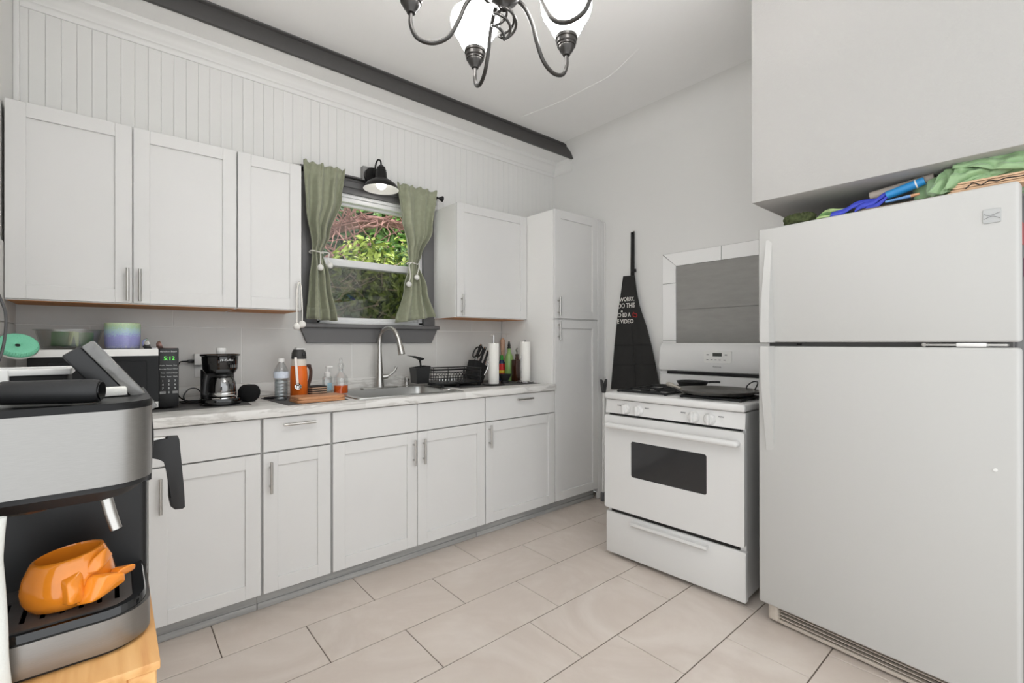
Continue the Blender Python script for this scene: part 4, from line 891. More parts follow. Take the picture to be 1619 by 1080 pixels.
obj('base_ring', tube(nb(), arc((P2.x, P2.y, P2.z+.010), .062, 0, 345, 30, 'xy'), .0034, 8), M_chrome, t)
for a in (20, 140, 260):
    bm = nb(); ball(bm, (P2.x+.058*math.cos(math.radians(a)), P2.y+.058*math.sin(math.radians(a)), P2.z+.0052), .005, 8); obj('foot', bm, M_chrome, t)
obj('cross_wire', tube(nb(), [(P2.x-.062, P2.y, P2.z+.010), (P2.x+.062, P2.y, P2.z+.010)], .003, 8), M_chrome, t)
bm = nb(); cyl(bm, (P2.x, P2.y, P2.z+.008), (P2.x, P2.y, P2.z+.312), .003, 8); obj('rod', bm, M_chrome, t)
obj('side_arm', tube(nb(), bez([(P2.x-.052, P2.y-.03, P2.z+.010), (P2.x-.066, P2.y-.034, P2.z+.016), (P2.x-.070, P2.y-.034, P2.z+.05), (P2.x-.066, P2.y-.030, P2.z+.15), (P2.x-.060, P2.y-.028, P2.z+.205), (P2.x-.058, P2.y-.026, P2.z+.17)], 8), .0034, 8), M_chrome, t)
roll(P2+Vector((0, 0, .0145)), .0375, .282, 'paper towel roll on the chrome wire holder')
# bottles in the corner
G1 = Vector((2.308, 2.74, ZT+.002))
t = thing('green_bottle', 'tall green glass oil bottle with a black pourer', 'bottle', G1)
obj('bottle', lathe(nb(), [(0, .001), (.030, .001), (.033, .006), (.034, .16), (.030, .185), (.016, .215), (.0125, .225), (.0125, .245), (.014, .247), (0, .248)], G1, 28), mat('green_glass', S(140, 178, 104), .12, coat=.4), t, smooth=55)
obj('pourer', lathe(nb(), [(.013, .246), (.014, .252), (.010, .262), (.012, .270), (.008, .282), (.004, .30), (0, .302)], G1, 16), M_black, t)
G2 = Vector((2.285, 2.80, ZT+.002))
t = thing('hot_sauce_bottle', 'small bottle with a green cap and red label behind the towel roll', 'bottle', G2)
obj('bottle', lathe(nb(), [(0, .001), (.024, .001), (.026, .004), (.026, .125), (.020, .145), (.011, .160), (0, .160)], G2, 24), mat('sauce_dark', S(46, 60, 90), .2), t, smooth=50)
obj('label_band', lathe(nb(), [(.0265, .030), (.0268, .032), (.0268, .128), (.0265, .130)], G2, 24, cap=False), mat('label_red', S(196, 42, 38), .5, var=.3, vscale=40), t)
obj('yellow_band', lathe(nb(), [(.0268, .058), (.0272, .059), (.0272, .078), (.0268, .079)], G2, 24, cap=False), mat('label_yellow', S(222, 190, 60), .5), t)
obj('cap', lathe(nb(), [(.0125, .158), (.013, .160), (.012, .190), (.008, .195), (0, .195)], G2, 18), mat('cap_green', S(60, 150, 62), .45), t)
G3 = Vector((2.314, 2.655, ZT+.002))
t = thing('vinegar_bottle', 'square dark brown bottle with a steel pourer beside the wire holder', 'bottle', G3)
obj('bottle', prism(nb(), rrect(G3.x-.032, G3.x+.032, G3.y-.030, G3.y+.030, .008, 3), 'z', G3.z+.0005, G3.z+.165, .008, 2), mat('brown_glass', S(66, 36, 22), .15, coat=.4), t)
obj('neck', lathe(nb(), [(.016, .160), (.012, .185), (.0125, .205), (0, .206)], G3, 18), MATS['brown_glass'], t)
obj('pourer', tube(nb(), bez([G3+Vector((0, 0, .203)), G3+Vector((.001, 0, .222)), G3+Vector((-.006, 0, .236)), G3+Vector((.004, 0, .25))], 6), .0055, 8), M_steel, t)
G4 = Vector((2.158, 2.610, ZT+.002))
o = obj('mortar_bowl', lathe(nb(), [(0, .0005), (.028, .0005), (.030, .012), (.026, .018), (.044, .052), (.047, .064), (.043, .064), (.020, .024), (0, .020)], (0, 0, 0), 30), M_blackm, smooth=50); o.location = G4; tag(o, 'small black mortar bowl between the towel rolls', 'bowl')
G5 = Vector((2.345, 2.862, ZT+.002))
o = obj('wooden_mill', lathe(nb(), [(0, .0005), (.022, .0005), (.022, .03), (.014, .09), (.018, .15), (.014, .20), (.018, .28), (.018, .31), (.008, .325), (0, .326)], (0, 0, 0), 20), wood_mat('mill_wood', S(190, 150, 124), S(206, 168, 142), .5), smooth=50); o.location = G5; tag(o, 'slim pale wooden pepper mill in the counter corner', 'mill')
for k, (x, y, lab) in enumerate(((2.340, 2.812, 'clear stemmed glass upside down behind the green bottle'),)):
    o = obj('stemmed_glass', lathe(nb(), [(.028, .0005), (.029, .002), (.030, .06), (.028, .12), (.018, .17), (.005, .195), (.004, .34), (.008, .352), (.030, .358), (.031, .361), (0, .363)], (0, 0, 0), 28, cap=False), M_glass, smooth=60); o.location = (x, y, ZT+.002); tag(o, lab, 'glass')
# spoon lying at the front of the sink
t = thing('table_fork', 'steel fork lying on the counter at the sink corner', 'fork', (1.66, 2.40, ZT))
fp = [on(700, 617, z=ZT+.006), on(712, 616, z=ZT+.008), on(724, 617.5, z=ZT+.005), on(733, 618.5, z=ZT+.004)]
obj('handle', tube(nb(), bez(fp, 6), .0034, 8), M_chrome, t)
obj('head', box(nb(), -.022, .022, -.008, .008, -.001, .001, .0005, 1, M=Matrix.Translation(fp[0]) @ Matrix.Rotation(-.9, 4, 'Z')), M_chrome, t)

# ------------------------------------------------------------------ apron on its hook, reacher by the pantry
XA = XR-.022
ap = thing('kitchen_apron', 'black printed kitchen apron hanging on the wall beside the stove', 'apron', (XA, 2.08, .86))
M_apron = mat('apron_black', S(40, 39, 38), .8, var=.12, vscale=12, bump=.15, bscale=500)
Lp = [(437, 987), (470, 983), (500, 979), (545, 974.5), (612, 969)]; Rp = [(437, 1005), (460, 1008), (485, 1013), (517, 1024), (550, 1033), (590, 1042), (612, 1047)]
def lin(tab, v):
    if v <= tab[0][0]: return tab[0][1]
    for (a, x), (b_, y) in zip(tab, tab[1:]):
        if v <= b_: return x+(y-x)*(v-a)/(b_-a)
    return tab[-1][1]
def apf(s, t):
    v = 437+(615-437)*t+2.5*s*t*0; ul, ur = lin(Lp, v), lin(Rp, v); u = ul+(ur-ul)*s
    if t > .97: v += 0
    p = on(u, v-1.5*s, x=XA); w = t*.016
    return (XA-.010-w*(.5+.5*math.sin(7*s+1.2))-.010*t*math.sin(PI*s)-.004*math.sin(15*s+5*t)*t, p.y, p.z)
cl = obj('bib_and_skirt', grid(nb(), 40, 50, apf), M_apron, ap, smooth=80, thick=.004)
def apt(u, v, off=.0): p = on(u, v, x=XA-.0); return p
s0, s1 = on(1000.5, 367, x=XR-.012), on(1001.5, 440, x=XR-.016)
bm = nb(); hw = .017
for y_off in (0,):
    A = [bm.verts.new((XR-.012, s0.y+hw*.9, s0.z-.004)), bm.verts.new((XR-.012, s0.y-hw*.9, s0.z+.004)), bm.verts.new((XR-.026, s1.y-hw, s1.z-.01)), bm.verts.new((XR-.026, s1.y+hw, s1.z-.01))]; bm.faces.new(A)
obj('neck_strap', bm, M_apron, ap, thick=.004)
bk = on(1001.5, 428, x=XR-.022); obj('buckle', box(nb(), bk.x-.006, bk.x+.004, bk.y-.023, bk.y+.023, bk.z-.012, bk.z+.012, .003), M_black, ap)
bm = nb(); cyl(bm, (XR-.0005, s0.y, s0.z-.012), (XR-.03, s0.y, s0.z-.008), .006, 10); obj('hook', bm, M_blk_metal, ap)
seam = on(1000, 545, x=XA)
bm = nb()
M_print_w = mat('apron_print', S(226, 222, 216), .8)
def ap_text(s, u0, u1, v, size_px, m=M_print_w):
    """one line of print on the cloth, from pixel column u0 to u1, baseline row v"""
    a, b_ = on(u0, v, x=XA), on(u1, v, x=XA); h = abs(on(u0, v-size_px, x=XA).z-a.z)
    me = text_mesh(s, 1., Matrix.Identity(4), .0, align='LEFT', bold=.018)
    xs = [q.co.x for q in me.vertices]; ys = [q.co.y for q in me.vertices]; x0, x1, y0, y1 = min(xs), max(xs), min(ys), max(ys)
    for q in me.vertices:
        k = (q.co.x-x0)/(x1-x0); z = a.z+h*(q.co.y-y0)/(y1-y0); yy = a.y+(b_.y-a.y)*k
        vv = CAM_PROJ_V(XA, yy, z); uu = CAM_PROJ_U(XA, yy, z); t_ = (vv-437)/(615-437); ul, ur = lin(Lp, vv), lin(Rp, vv); s_ = min(max((uu-ul)/(ur-ul), 0), 1)
        q.co = Vector((apf(s_, min(max(t_, 0), 1))[0]-.0075, yy, z))
    return obj('lettering', me, m, cl, smooth=0)
def CAM_PROJ_U(x, y, z): d = Vector((x, y, z-CAM_Z)); return 809.5+CAM_F*d.dot(_R)/d.dot(_F)
def CAM_PROJ_V(x, y, z): d = Vector((x, y, z-CAM_Z)); return 540-CAM_F*d.dot(_U)/d.dot(_F)
ap_text('WORRY,', 982.5, 1005.5, 478.5, 7.5); ap_text('DO THIS', 980.5, 1006.5, 488, 7.5); ap_text('CHED A', 979.8, 999.5, 502, 6.6); ap_text('E VIDEO', 979.2, 1004, 512, 6.6)
ap_text('8', 984.5, 987.5, 494, 3)
rp_ = [on(u, v, x=XA-.022) for u, v in ((1000.5, 497), (1001.5, 494), (1004, 496.5), (1006.5, 496), (1007, 499), (1005.5, 501.5), (1003, 500.5), (1001.5, 501))]
obj('red_emblem', tube(nb(), rp_, .0026, 6, closed=True), mat('apron_red', S(206, 52, 50), .7), cl)
for v_ in (546, 577):
    P = [Vector(apf(s_/20, (v_-437)/178))+Vector((-.006, 0, 0)) for s_ in range(21)]; obj('crease', tube(nb(), P, .0016, 5), M_apron, cl)
P = [Vector(apf(.5, .45+.55*s_/20))+Vector((-.006, 0, 0)) for s_ in range(21)]; obj('crease', tube(nb(), P, .0018, 5), M_apron, cl)
rb0 = on(949.5, 783, z=.0)
tp = Vector((2.915, 2.265, 0)); top = on(954.5, 620, y=2.265); tp = Vector((top.x-.012, 2.265, 0))
t = thing('reacher_grabber', 'white-poled reacher grabber with black jaws standing beside the pantry', 'grabber', tp)
bm = nb(); cyl(bm, (tp.x, tp.y, .06), (top.x, tp.y, top.z), .0085, 12); obj('pole', bm, M_whitep, t)
bm = nb(); box(bm, tp.x-.016, tp.x+.016, tp.y-.012, tp.y+.012, .0005, .07, .005); obj('trigger_grip', bm, mat('grip_grey', S(96, 97, 99), .6), t)
for s in (-1, 1):
    obj('jaw', prism(nb(), [(top.x+s*.001, top.z-.006), (top.x+s*.012, top.z-.004), (top.x+s*.024, top.z+.05), (top.x+s*.032, top.z+.098), (top.x+s*.024, top.z+.094), (top.x+s*.012, top.z+.056), (top.x+s*.001, top.z+.042)], 'y', tp.y-.011, tp.y+.011, .002, 1), mat('jaw_grey', S(62, 62, 63), .5), t)
# ------------------------------------------------------------------ bamboo cart in the foreground
M_bamboo = wood_mat('bamboo', S(204, 148, 88), S(226, 178, 118), .4, (40, 3, 40), 1.2)
CZ = .78; CX1, CY0 = .050, .794; CX0, CY1 = -.31, 1.26
t = thing('bamboo_cart', 'light bamboo cart carrying the espresso machine', 'cart', ((CX0+CX1)/2, (CY0+CY1)/2, 0))
obj('top_board', box(nb(), CX0, CX1, CY0, CY1, CZ-.012, CZ, .002, 2), M_bamboo, t)
for x in (CX0+.004, CX1-.034):
    for y in (CY0+.004, CY1-.034): obj('leg', box(nb(), x, x+.03, y, y+.03, 0, CZ-.012, .002, 1), M_bamboo, t)
obj('front_rail', box(nb(), CX0+.034, CX1-.034, CY0+.006, CY0+.024, CZ-.075, CZ-.012, .002, 1), M_bamboo, t)
obj('side_rail', box(nb(), CX1-.024, CX1-.006, CY0+.034, CY1-.034, CZ-.075, CZ-.012, .002, 1), M_bamboo, t)
for z in (.12, .45): obj('shelf', box(nb(), CX0+.004, CX1-.004, CY0+.006, CY1-.006, z, z+.012, .001, 1), M_bamboo, t)

# ------------------------------------------------------------------ espresso machine
M_inox = mat('brushed_inox', S(150, 148, 145), .33, 1., var=.05, vscale=60, stretch=(1, 1, 30))
EX0, EX1, EY0, EY1 = -.222, .044, .851, 1.13; EZ = CZ
em = thing('espresso_machine', 'stainless and black espresso machine on the bamboo cart', 'espresso machine', ((EX0+EX1)/2, 1.0, EZ))
def front_outline(r, grow=0., y1=EY1, y0=EY0):
    x0, x1 = EX0-grow, EX1+grow; p = []
    for i in range(9):
        a = math.radians(180+90*i/8); p.append((x0+r+r*math.cos(a), y0-grow+r+r*math.sin(a)))
    for i in range(9):
        a = math.radians(270+90*i/8); p.append((x1-r+r*math.cos(a), y0-grow+r+r*math.sin(a)))
    return p+[(x1, y1), (x0, y1)]
obj('foot_plate', prism(nb(), front_outline(.052, -.006), 'z', EZ+.0005, EZ+.007), M_black, em)
# drip tray base: steel band, black rim, grid with slots
bm = nb(); P = front_outline(.055); Q = front_outline(.055, -.004); n = len(P)
A = [bm.verts.new((x, y, EZ+.006)) for x, y in P]; B = [bm.verts.new((x, y, EZ+.049)) for x, y in P]; Cc = [bm.verts.new((x, y, EZ+.049)) for x, y in Q]; D = [bm.verts.new((x, y, EZ+.006)) for x, y in Q]
for U, V in ((A, B), (B, Cc), (Cc, D), (D, A)):
    for i in range(n): bm.faces.new((U[i], U[(i+1) % n], V[(i+1) % n], V[i]))
obj('steel_band', bm, M_inox, em, smooth=40)
bm = nb(); P = front_outline(.053, -.0045); Q = front_outline(.045, -.020)
A = [bm.verts.new((x, y, EZ+.010)) for x, y in P]; B = [bm.verts.new((x, y, EZ+.056)) for x, y in P]; B2 = [bm.verts.new((x*.985-.0014, y*.99+.0095, EZ+.060)) for x, y in P]; Cc = [bm.verts.new((x, y, EZ+.057)) for x, y in Q]; D = [bm.verts.new((x, y, EZ+.03)) for x, y in Q]
for U, V in ((A, B), (B, B2), (B2, Cc), (Cc, D)):
    for i in range(n): bm.faces.new((U[i], U[(i+1) % n], V[(i+1) % n], V[i]))
bm.faces.new(D); obj('drip_tray', bm, M_gblack, em, smooth=40)
M_grid = mat('tray_grid', S(104, 100, 97), .42, .5, var=.2, vscale=25)
g0, g1, gy0, gy1 = EX0+.022, EX1-.021, EY0+.024, 1.03
bm = nb(); zt = EZ+.0575; xs = [g0]; sl = [(g0+.030+i*.0195, .0055) for i in range(10)]
def gbox(x0, x1, y0, y1): box(bm, x0, x1, y0, y1, zt-.004, zt)
ys0, ys1 = gy0+.022, gy1-.05
gbox(g0, g1, gy0, ys0); gbox(g0, g1, ys1, gy1); x = g0
for cx_, w in sl: gbox(x, cx_-w/2, ys0, ys1); x = cx_+w/2
gbox(x, g1, ys0, ys1)
obj('tray_grid', bm, M_grid, em, smooth=0)
# rear body and side column
bm = nb(); prism(bm, rrect(EX0+.002, EX1+.002, 1.02, EY1+.06, .012, 4), 'z', EZ+.002, EZ+.325, .003, 1); obj('rear_body', bm, M_black, em)
# head: black underside, steel band, black rim and top tray
HZ0, HZ1 = 1.014, 1.118
bm = nb(); P = front_outline(.055, .002); A = [bm.verts.new((x, y, HZ0)) for x, y in P]; B = [bm.verts.new((x, y, HZ1)) for x, y in P]
for i in range(n): bm.faces.new((A[i], A[(i+1) % n], B[(i+1) % n], B[i]))
bm.faces.new(A[::-1]); bm.faces.new(B); obj('head_shell', bm, M_inox, em, smooth=40)
bm = nb(); Pa = front_outline(.052, -.003, 1.06); Pb = front_outline(.045, -.022, 1.06); A = [bm.verts.new((x, y, HZ0+.004)) for x, y in Pa]; A2 = [bm.verts.new((x, y, HZ0-.008)) for x, y in Pa]; B = [bm.verts.new((x, y, HZ0-.024)) for x, y in Pb]
for U, V in ((A, A2), (A2, B)):
    for i in range(n): bm.faces.new((U[i], U[(i+1) % n], V[(i+1) % n], V[i]))
bm.faces.new(B[::-1]); obj('head_underside', bm, mat('soft_black', S(30, 30, 31), .55), em, smooth=30)
bm = nb(); P = front_outline(.055, .003); Q = front_outline(.05, -.012)
A = [bm.verts.new((x, y, HZ1-.001)) for x, y in P]; B = [bm.verts.new((x, y, HZ1+.006)) for x, y in P]; Cc = [bm.verts.new((x*.985-.001, y*.99+.0098, HZ1+.009)) for x, y in P]; D = [bm.verts.new((x, y, HZ1+.006)) for x, y in Q]
for U, V in ((A, B), (B, Cc), (Cc, D)):
    for i in range(n): bm.faces.new((U[i], U[(i+1) % n], V[(i+1) % n], V[i]))
bm.faces.new(D); obj('cup_tray', bm, mat('tray_black', S(16, 16, 17), .35, spec=.3), em, smooth=40)
obj('group_head', lathe(nb(), [(.036, 0), (.036, -.012), (.030, -.018), (0, -.018)], (-.09, .94, HZ0-.018), 28), M_steel, em)
bm = nb(); tube(bm, [on(168, 788, y=.895), on(175, 812, y=.893), on(184, 836, y=.89)], [.0075, .0075, .007], 14); obj('steam_wand', bm, M_steel, em, smooth=60)
# water tank at the rear with a pale rim and its lid propped open
bm = nb(); box(bm, EX0, -.056, 1.075, 1.185, HZ0, 1.160, .004); tk = obj('water_tank', bm, M_blackm, em)
bm = nb(); z0, z1 = 1.158, 1.168; box(bm, EX0-.004, -.052, 1.069, 1.078, z0, z1, .002); box(bm, EX0-.004, -.052, 1.182, 1.191, z0, z1, .002); box(bm, -.060, -.052, 1.078, 1.182, z0, z1); box(bm, EX0-.004, EX0+.006, 1.078, 1.182, z0, z1)
obj('tank_rim', bm, M_whitep, tk)
bm = nb(); box(bm, -.150, -.123, 1.062, 1.082, 1.10, 1.169, .003); obj('tank_corner_post', bm, M_whitep, tk)
lt, lb = Vector((-.052, 1.03, 1.196)), Vector((.036, 1.03, 1.078)); ax = (lb-lt).normalized(); nr = Vector((ax.z*-1, 0, ax.x)); nr = Vector((.80, 0, .60))
def slab2(p, q, nv, t0, t1, y0, y1):
    bm = nb(); v = []
    for y in (y0, y1): v += [bm.verts.new((c.x, y, c.z)) for c in (p+nv*t0, q+nv*t0, q+nv*t1, p+nv*t1)]
    for f in ((0, 1, 2, 3), (7, 6, 5, 4), (0, 4, 5, 1), (1, 5, 6, 2), (2, 6, 7, 3), (3, 7, 4, 0)): bm.faces.new([v[i] for i in f])
    bmesh.ops.bevel(bm, geom=bm.edges[:], offset=.003, segments=2, affect='EDGES', profile=.5); return bm
ldp = obj('tank_lid', slab2(lt, lb, nr, -.010, .016, 1.0, 1.075), mat('lid_black', S(34, 34, 35), .35), em)
obj('lid_window', slab2(lt+ax*.002, lb-ax*.006, nr, .0165, .034, .998, 1.077), mat('smoked_plastic', S(120, 119, 117), .22, var=.25, vscale=40, coat=.4), ldp)
obj('lid_hinge', tube(nb(), bez([lb+nr*.018-ax*.012+Vector((0, -.028, 0)), lb+Vector((.010, -.028, -.028)), Vector((.044, 1.002, 1.022)), Vector((.043, 1.002, .98))], 6), .008, 12), MATS['lid_black'], ldp)
# portafilter resting on the cup tray
t = thing('portafilter', 'black portafilter handle lying on top of the espresso machine', 'portafilter', (-.12, .915, HZ1+.0075))
hz = HZ1+.0245
bm = nb(); tube(bm, [(-.205, .952, hz), (-.120, .926, hz), (-.112, .924, hz+.0005), (-.045, .900, hz), (-.020, .891, hz), (-.013, .889, hz)], [.0125, .0130, .0160, .0168, .0168, .0150], 24); obj('handle', bm, mat('rubber_black', S(38, 38, 39), .5), t, smooth=60)
bm = nb(); cyl(bm, (-.0150, .8895, hz), (-.0108, .888, hz), .0125, 20); obj('end_cap', bm, M_gblack, t)
bm = nb(); lathe(bm, [(.024, -.012), (.030, -.012), (.030, .014), (.027, .014), (.024, -.008)], (-.226, .958, hz-.004), 24, cap=False); obj('basket', bm, M_chrome, t)
t = obj('paper_napkin', box(nb(), -.014, .018, .980, 1.004, HZ1+.0065, HZ1+.022, .002, 2), M_paper); tag(t, 'small folded white napkin on the espresso machine top', 'napkin')
for v in t.data.vertices: v.co += noise.noise_vector(v.co*90)*.003
# orange mug standing on the tray
MC = Vector((-.052, .925, EZ+.0578))
t = thing('orange_mug', 'glossy orange sculpted mug with a wide tilted mouth on the drip tray', 'mug', MC, 0, local=True)
M_mug = mat('orange_glaze', S(226, 134, 36), .12, coat=.6, var=.12, vscale=14)
bm = nb(); prof = [(0, 0), (.026, 0), (.037, .005), (.045, .018), (.048, .034), (.046, .052), (.041, .067), (.0385, .072)]
rings = []
n_ = 48
def mugpt(r, z, a):
    # body leans to the right and widens there, as the sculpted face pushes out
    lift = .30*r*math.cos(a)*(z/.072); push = .006*max(0, math.cos(a-.1))**2*math.sin(PI*min(z/.06, 1))
    return Vector(((r+push)*math.cos(a)+.06*z, (r)*.92*math.sin(a), max(z+lift*.42, 0 if z > 0 else 0)))
for r, z in prof: rings.append([bm.verts.new(mugpt(max(r, 1e-4), z, 2*PI*i/n_)) for i in range(n_)])
for r, z in ((.035, .0725), (.0335, .066), (.038, .045), (.034, .016), (.0005, .010)): rings.append([bm.verts.new(mugpt(r, z, 2*PI*i/n_)) for i in range(n_)])
for a, b_ in zip(rings, rings[1:]):
    for i in range(n_): bm.faces.new((a[i], a[(i+1) % n_], b_[(i+1) % n_], b_[i]))
bm.faces.new(rings[-1])
obj('cup', bm, M_mug, t, smooth=60)
def wedge(a0, pts, name):
    bm = nb(); V = [bm.verts.new(p) for p in pts]; bmesh.ops.convex_hull(bm, input=V); bmesh.ops.bevel(bm, geom=bm.edges[:], offset=.0035, segments=3, affect='EDGES', profile=.6); return obj(name, bm, M_mug, t, smooth=60)
wedge(0, [(-.004, -.030, .012), (-.006, -.034, .052), (.006, -.056, .046), (.008, -.058, .018), (.022, -.034, .060), (.026, -.034, .010), (.018, -.052, .034)], 'relief_ear')
wedge(0, [(.012, -.040, .008), (.026, -.040, .048), (.044, -.052, .044), (.066, -.040, .040), (.068, -.030, .022), (.034, -.054, .012), (.03, -.01, .012), (.055, .0, .030)], 'relief_snout')
wedge(0, [(.016, -.034, .046), (.030, -.036, .068), (.046, -.026, .080), (.054, -.012, .060), (.040, -.044, .050), (.036, -.006, .050)], 'relief_brow')
wedge(0, [(.046, -.044, .030), (.064, -.040, .046), (.080, -.026, .044), (.080, -.018, .032), (.060, -.012, .022), (.05, -.01, .04)], 'relief_tip')
# glass carafe with a black handle behind the machine
JC = Vector((-.014, 1.30, 0)); 
t = thing('milk_pitcher', 'black angular pitcher handle sticking out beside the espresso machine', 'pitcher', (-.01, 1.222, CZ))
JX, JY = -.004, 1.236
obj('jar', lathe(nb(), [(0, .001), (.034, .001), (.036, .005), (.036, .235), (.030, .262), (.030, .275), (.027, .275), (.033, .23), (.033, .008), (0, .006)], (JX, JY, CZ), 28), M_steel, t, smooth=50)
yq = JY-.006
def jp(u, v): p = on(u, v, y=yq); return (p.x, p.z)
hp2 = [jp(*q) for q in ((222, 699), (262, 695), (264, 690), (281, 689), (283, 694), (290, 770), (292, 800), (288, 803), (276, 804), (269, 799), (266, 786), (267, 746), (262, 727), (252, 722), (222, 724))]
obj('handle', prism(nb(), hp2, 'y', yq-.012, yq+.012, .004, 2), mat('handle_black', S(44, 44, 45), .5), t)
g_ = [jp(*q) for q in ((222, 693), (261, 690.5), (261, 695), (222, 699.5))]
obj('hinge_bar', prism(nb(), g_, 'y', yq-.009, yq+.009, .001, 1), M_steel, t)
g_ = [jp(*q) for q in ((231, 722), (236, 722), (234, 733), (231, 733))]
obj('catch', prism(nb(), g_, 'y', yq-.006, yq+.006, .0005, 1), M_black, t)
# pale cloth hanging over the cart front at the frame edge
cz = [(CZ+.0005, -.092), (CZ+.02, -.093), (CZ+.05, -.095), (CZ+.08, -.096), (CZ+.12, -.098), (CZ+.17, -.100), (CZ+.205, -.098), (CZ+.22, -.097)]
def clf(s, k):
    z = cz[0][0]+(cz[-1][0]-cz[0][0])*k; xr = lin([(a, b_) for a, b_ in cz], z)
    a = -PI/2+PI*s
    return (xr-.035+.035*math.cos(a), .832+.011*math.sin(a)-.004*math.sin(9*k), z)
t = obj('curled_paper', grid(nb(), 24, 30, clf), mat('cloth_white', S(216, 217, 212), .9, bump=.2, bscale=300), smooth=80, thick=.002)
tag(t, 'curled white paper sheet standing beside the espresso machine tray', 'paper')
# dark cord on the wall at the frame edge
cp2 = [on(3, 478, y=2.30), on(9, 500, y=2.28), on(8, 530, y=2.26), on(3, 556, y=2.24), on(-6, 580, y=2.22)]
t = thing('wall_cable', 'dark grey cable hanging down the left wall by the corner', 'cord', cp2[2])
obj('cable', tube(nb(), bez([Vector((XL+.004, 2.30, cp2[0].z+.12))]+cp2, 8), .0042, 8), mat('cable_grey', S(84, 84, 85), .5), t)
# ------------------------------------------------------------------ things stuffed on top of the refrigerator
FT = 1.694
def ft(u, v, x=2.17): return on(u, v, x=x)
def crumple(name, c, size, rz, m, label, cat, seed, amp=.25, freq=30, e=.6, tilt=0., squash_low=True, n=64):
    """folded, creased cloth or paper: a superellipsoid pushed about by ridged noise"""
    bm = nb(); nu, nv = n, n//2; rings = []
    def se(w, e_): return math.copysign(abs(w)**e_, w)
    for j in range(nv+1):
        b_ = -PI/2+PI*j/nv; R2 = []
        for i in range(nu):
            a = 2*PI*i/nu; p = Vector((se(math.cos(b_), e)*se(math.cos(a), e), se(math.cos(b_), e)*se(math.sin(a), e), se(math.sin(b_), e)))
            q = Vector((p.x*size[0], p.y*size[1], p.z*size[2]))
            k = 1-abs(noise.noise((q+Vector((seed, 0, 0)))*freq)); k2 = 1-abs(noise.noise((q+Vector((0, seed, 0)))*freq*2.2))
            d = (k*k-.55)*amp*min(size)*1.6+(k2-.6)*amp*.4*min(size)
            q += p.normalized()*d; R2.append(q)
        rings.append(R2)
    zmin = min(q.z for R2 in rings for q in R2); V = [[bm.verts.new((q.x, q.y, q.z-zmin)) for q in R2] for R2 in (rings[1:-1])]
    for A, B in zip(V, V[1:]):
        for i in range(nu): bm.faces.new((A[i], A[(i+1) % nu], B[(i+1) % nu], B[i]))
    bm.faces.new(V[0][::-1]); bm.faces.new(V[-1])
    o = obj(name, bm, m, smooth=40); o.location = c; o.rotation_euler = (0, tilt, rz); tag(o, label, cat); return o
# fuzzy olive bundle, green print bag
M_olive = mat('olive_fuzz', S(74, 82, 50), .95, var=.5, vscale=90, bump=.9, bscale=300)
a = ft(1262, 349, 2.18); crumple('fuzzy_towel', (2.20, a.y, FT), (.038, .060, .024), 0, M_olive, 'fuzzy olive green bundle on top of the refrigerator corner', 'towel', 3.1, .3, 60, .8)
M_gbag = mat('green_print_bag', S(80, 126, 58), .45, var=.6, vscale=26)
a = ft(1312, 345, 2.20)
t = thing('green_print_bag', 'folded green printed bag beside the olive bundle', 'bag', (2.22, a.y-.012, FT))
for k in range(4):
    y0, y1 = a.y-.075+.004*k, a.y+.045-.008*k; z = FT+.0006+k*.0105
    pts = []
    for i in range(13):
        u_ = i/12; pts.append((y0+(y1-y0)*u_, z+.010*math.sin(PI*u_)**.5+.003*math.sin(7*u_+k)))
    bm = nb(); prism(bm, [(y0, z)]+pts[1:-1]+[(y1, z)], 'x', 2.15+.006*k, 2.28); obj('fold', bm, M_gbag if k % 2 == 0 else mat('green_bag_pale', S(158, 182, 120), .5, var=.4, vscale=30), t, smooth=60)
# blue strap bag: loops of webbing
M_blue = mat('blue_webbing', S(62, 74, 190), .6)
t = thing('blue_strap_bag', 'royal blue bag straps looped over the refrigerator front edge', 'bag', (2.16, ft(1360, 335, 2.16).y, FT))
def ribbon(pts, w, name='strap', m=M_blue):
    P = bez(pts, 8); bm = nb(); A = [bm.verts.new(p+Vector((-.1*w, .12*w, -.42*w))) for p in P]; B = [bm.verts.new(p+Vector((.15*w, -.12*w, .42*w))) for p in P]
    for i in range(len(P)-1): bm.faces.new((A[i], A[i+1], B[i+1], B[i]))
    return obj(name, bm, m, t, smooth=60, thick=.0025)
ribbon([ft(1313, 341, 2.15), ft(1335, 334, 2.15), ft(1352, 324, 2.155), ft(1372, 320, 2.16), ft(1395, 318, 2.17)], .028)
ribbon([ft(1352, 333, 2.145), ft(1362, 326, 2.145), ft(1380, 321, 2.15), ft(1392, 312, 2.16), ft(1402, 306, 2.17)], .028)
ribbon([ft(1368, 331, 2.14), ft(1383, 327, 2.145), ft(1398, 316, 2.155), ft(1405, 308, 2.165)], .028)
bm = nb(); a = ft(1345, 335, 2.24); box(bm, 2.20, 2.30, a.y-.05, a.y+.05, FT+.0005, FT+.014, .004); obj('folded_body', bm, M_blue, t)
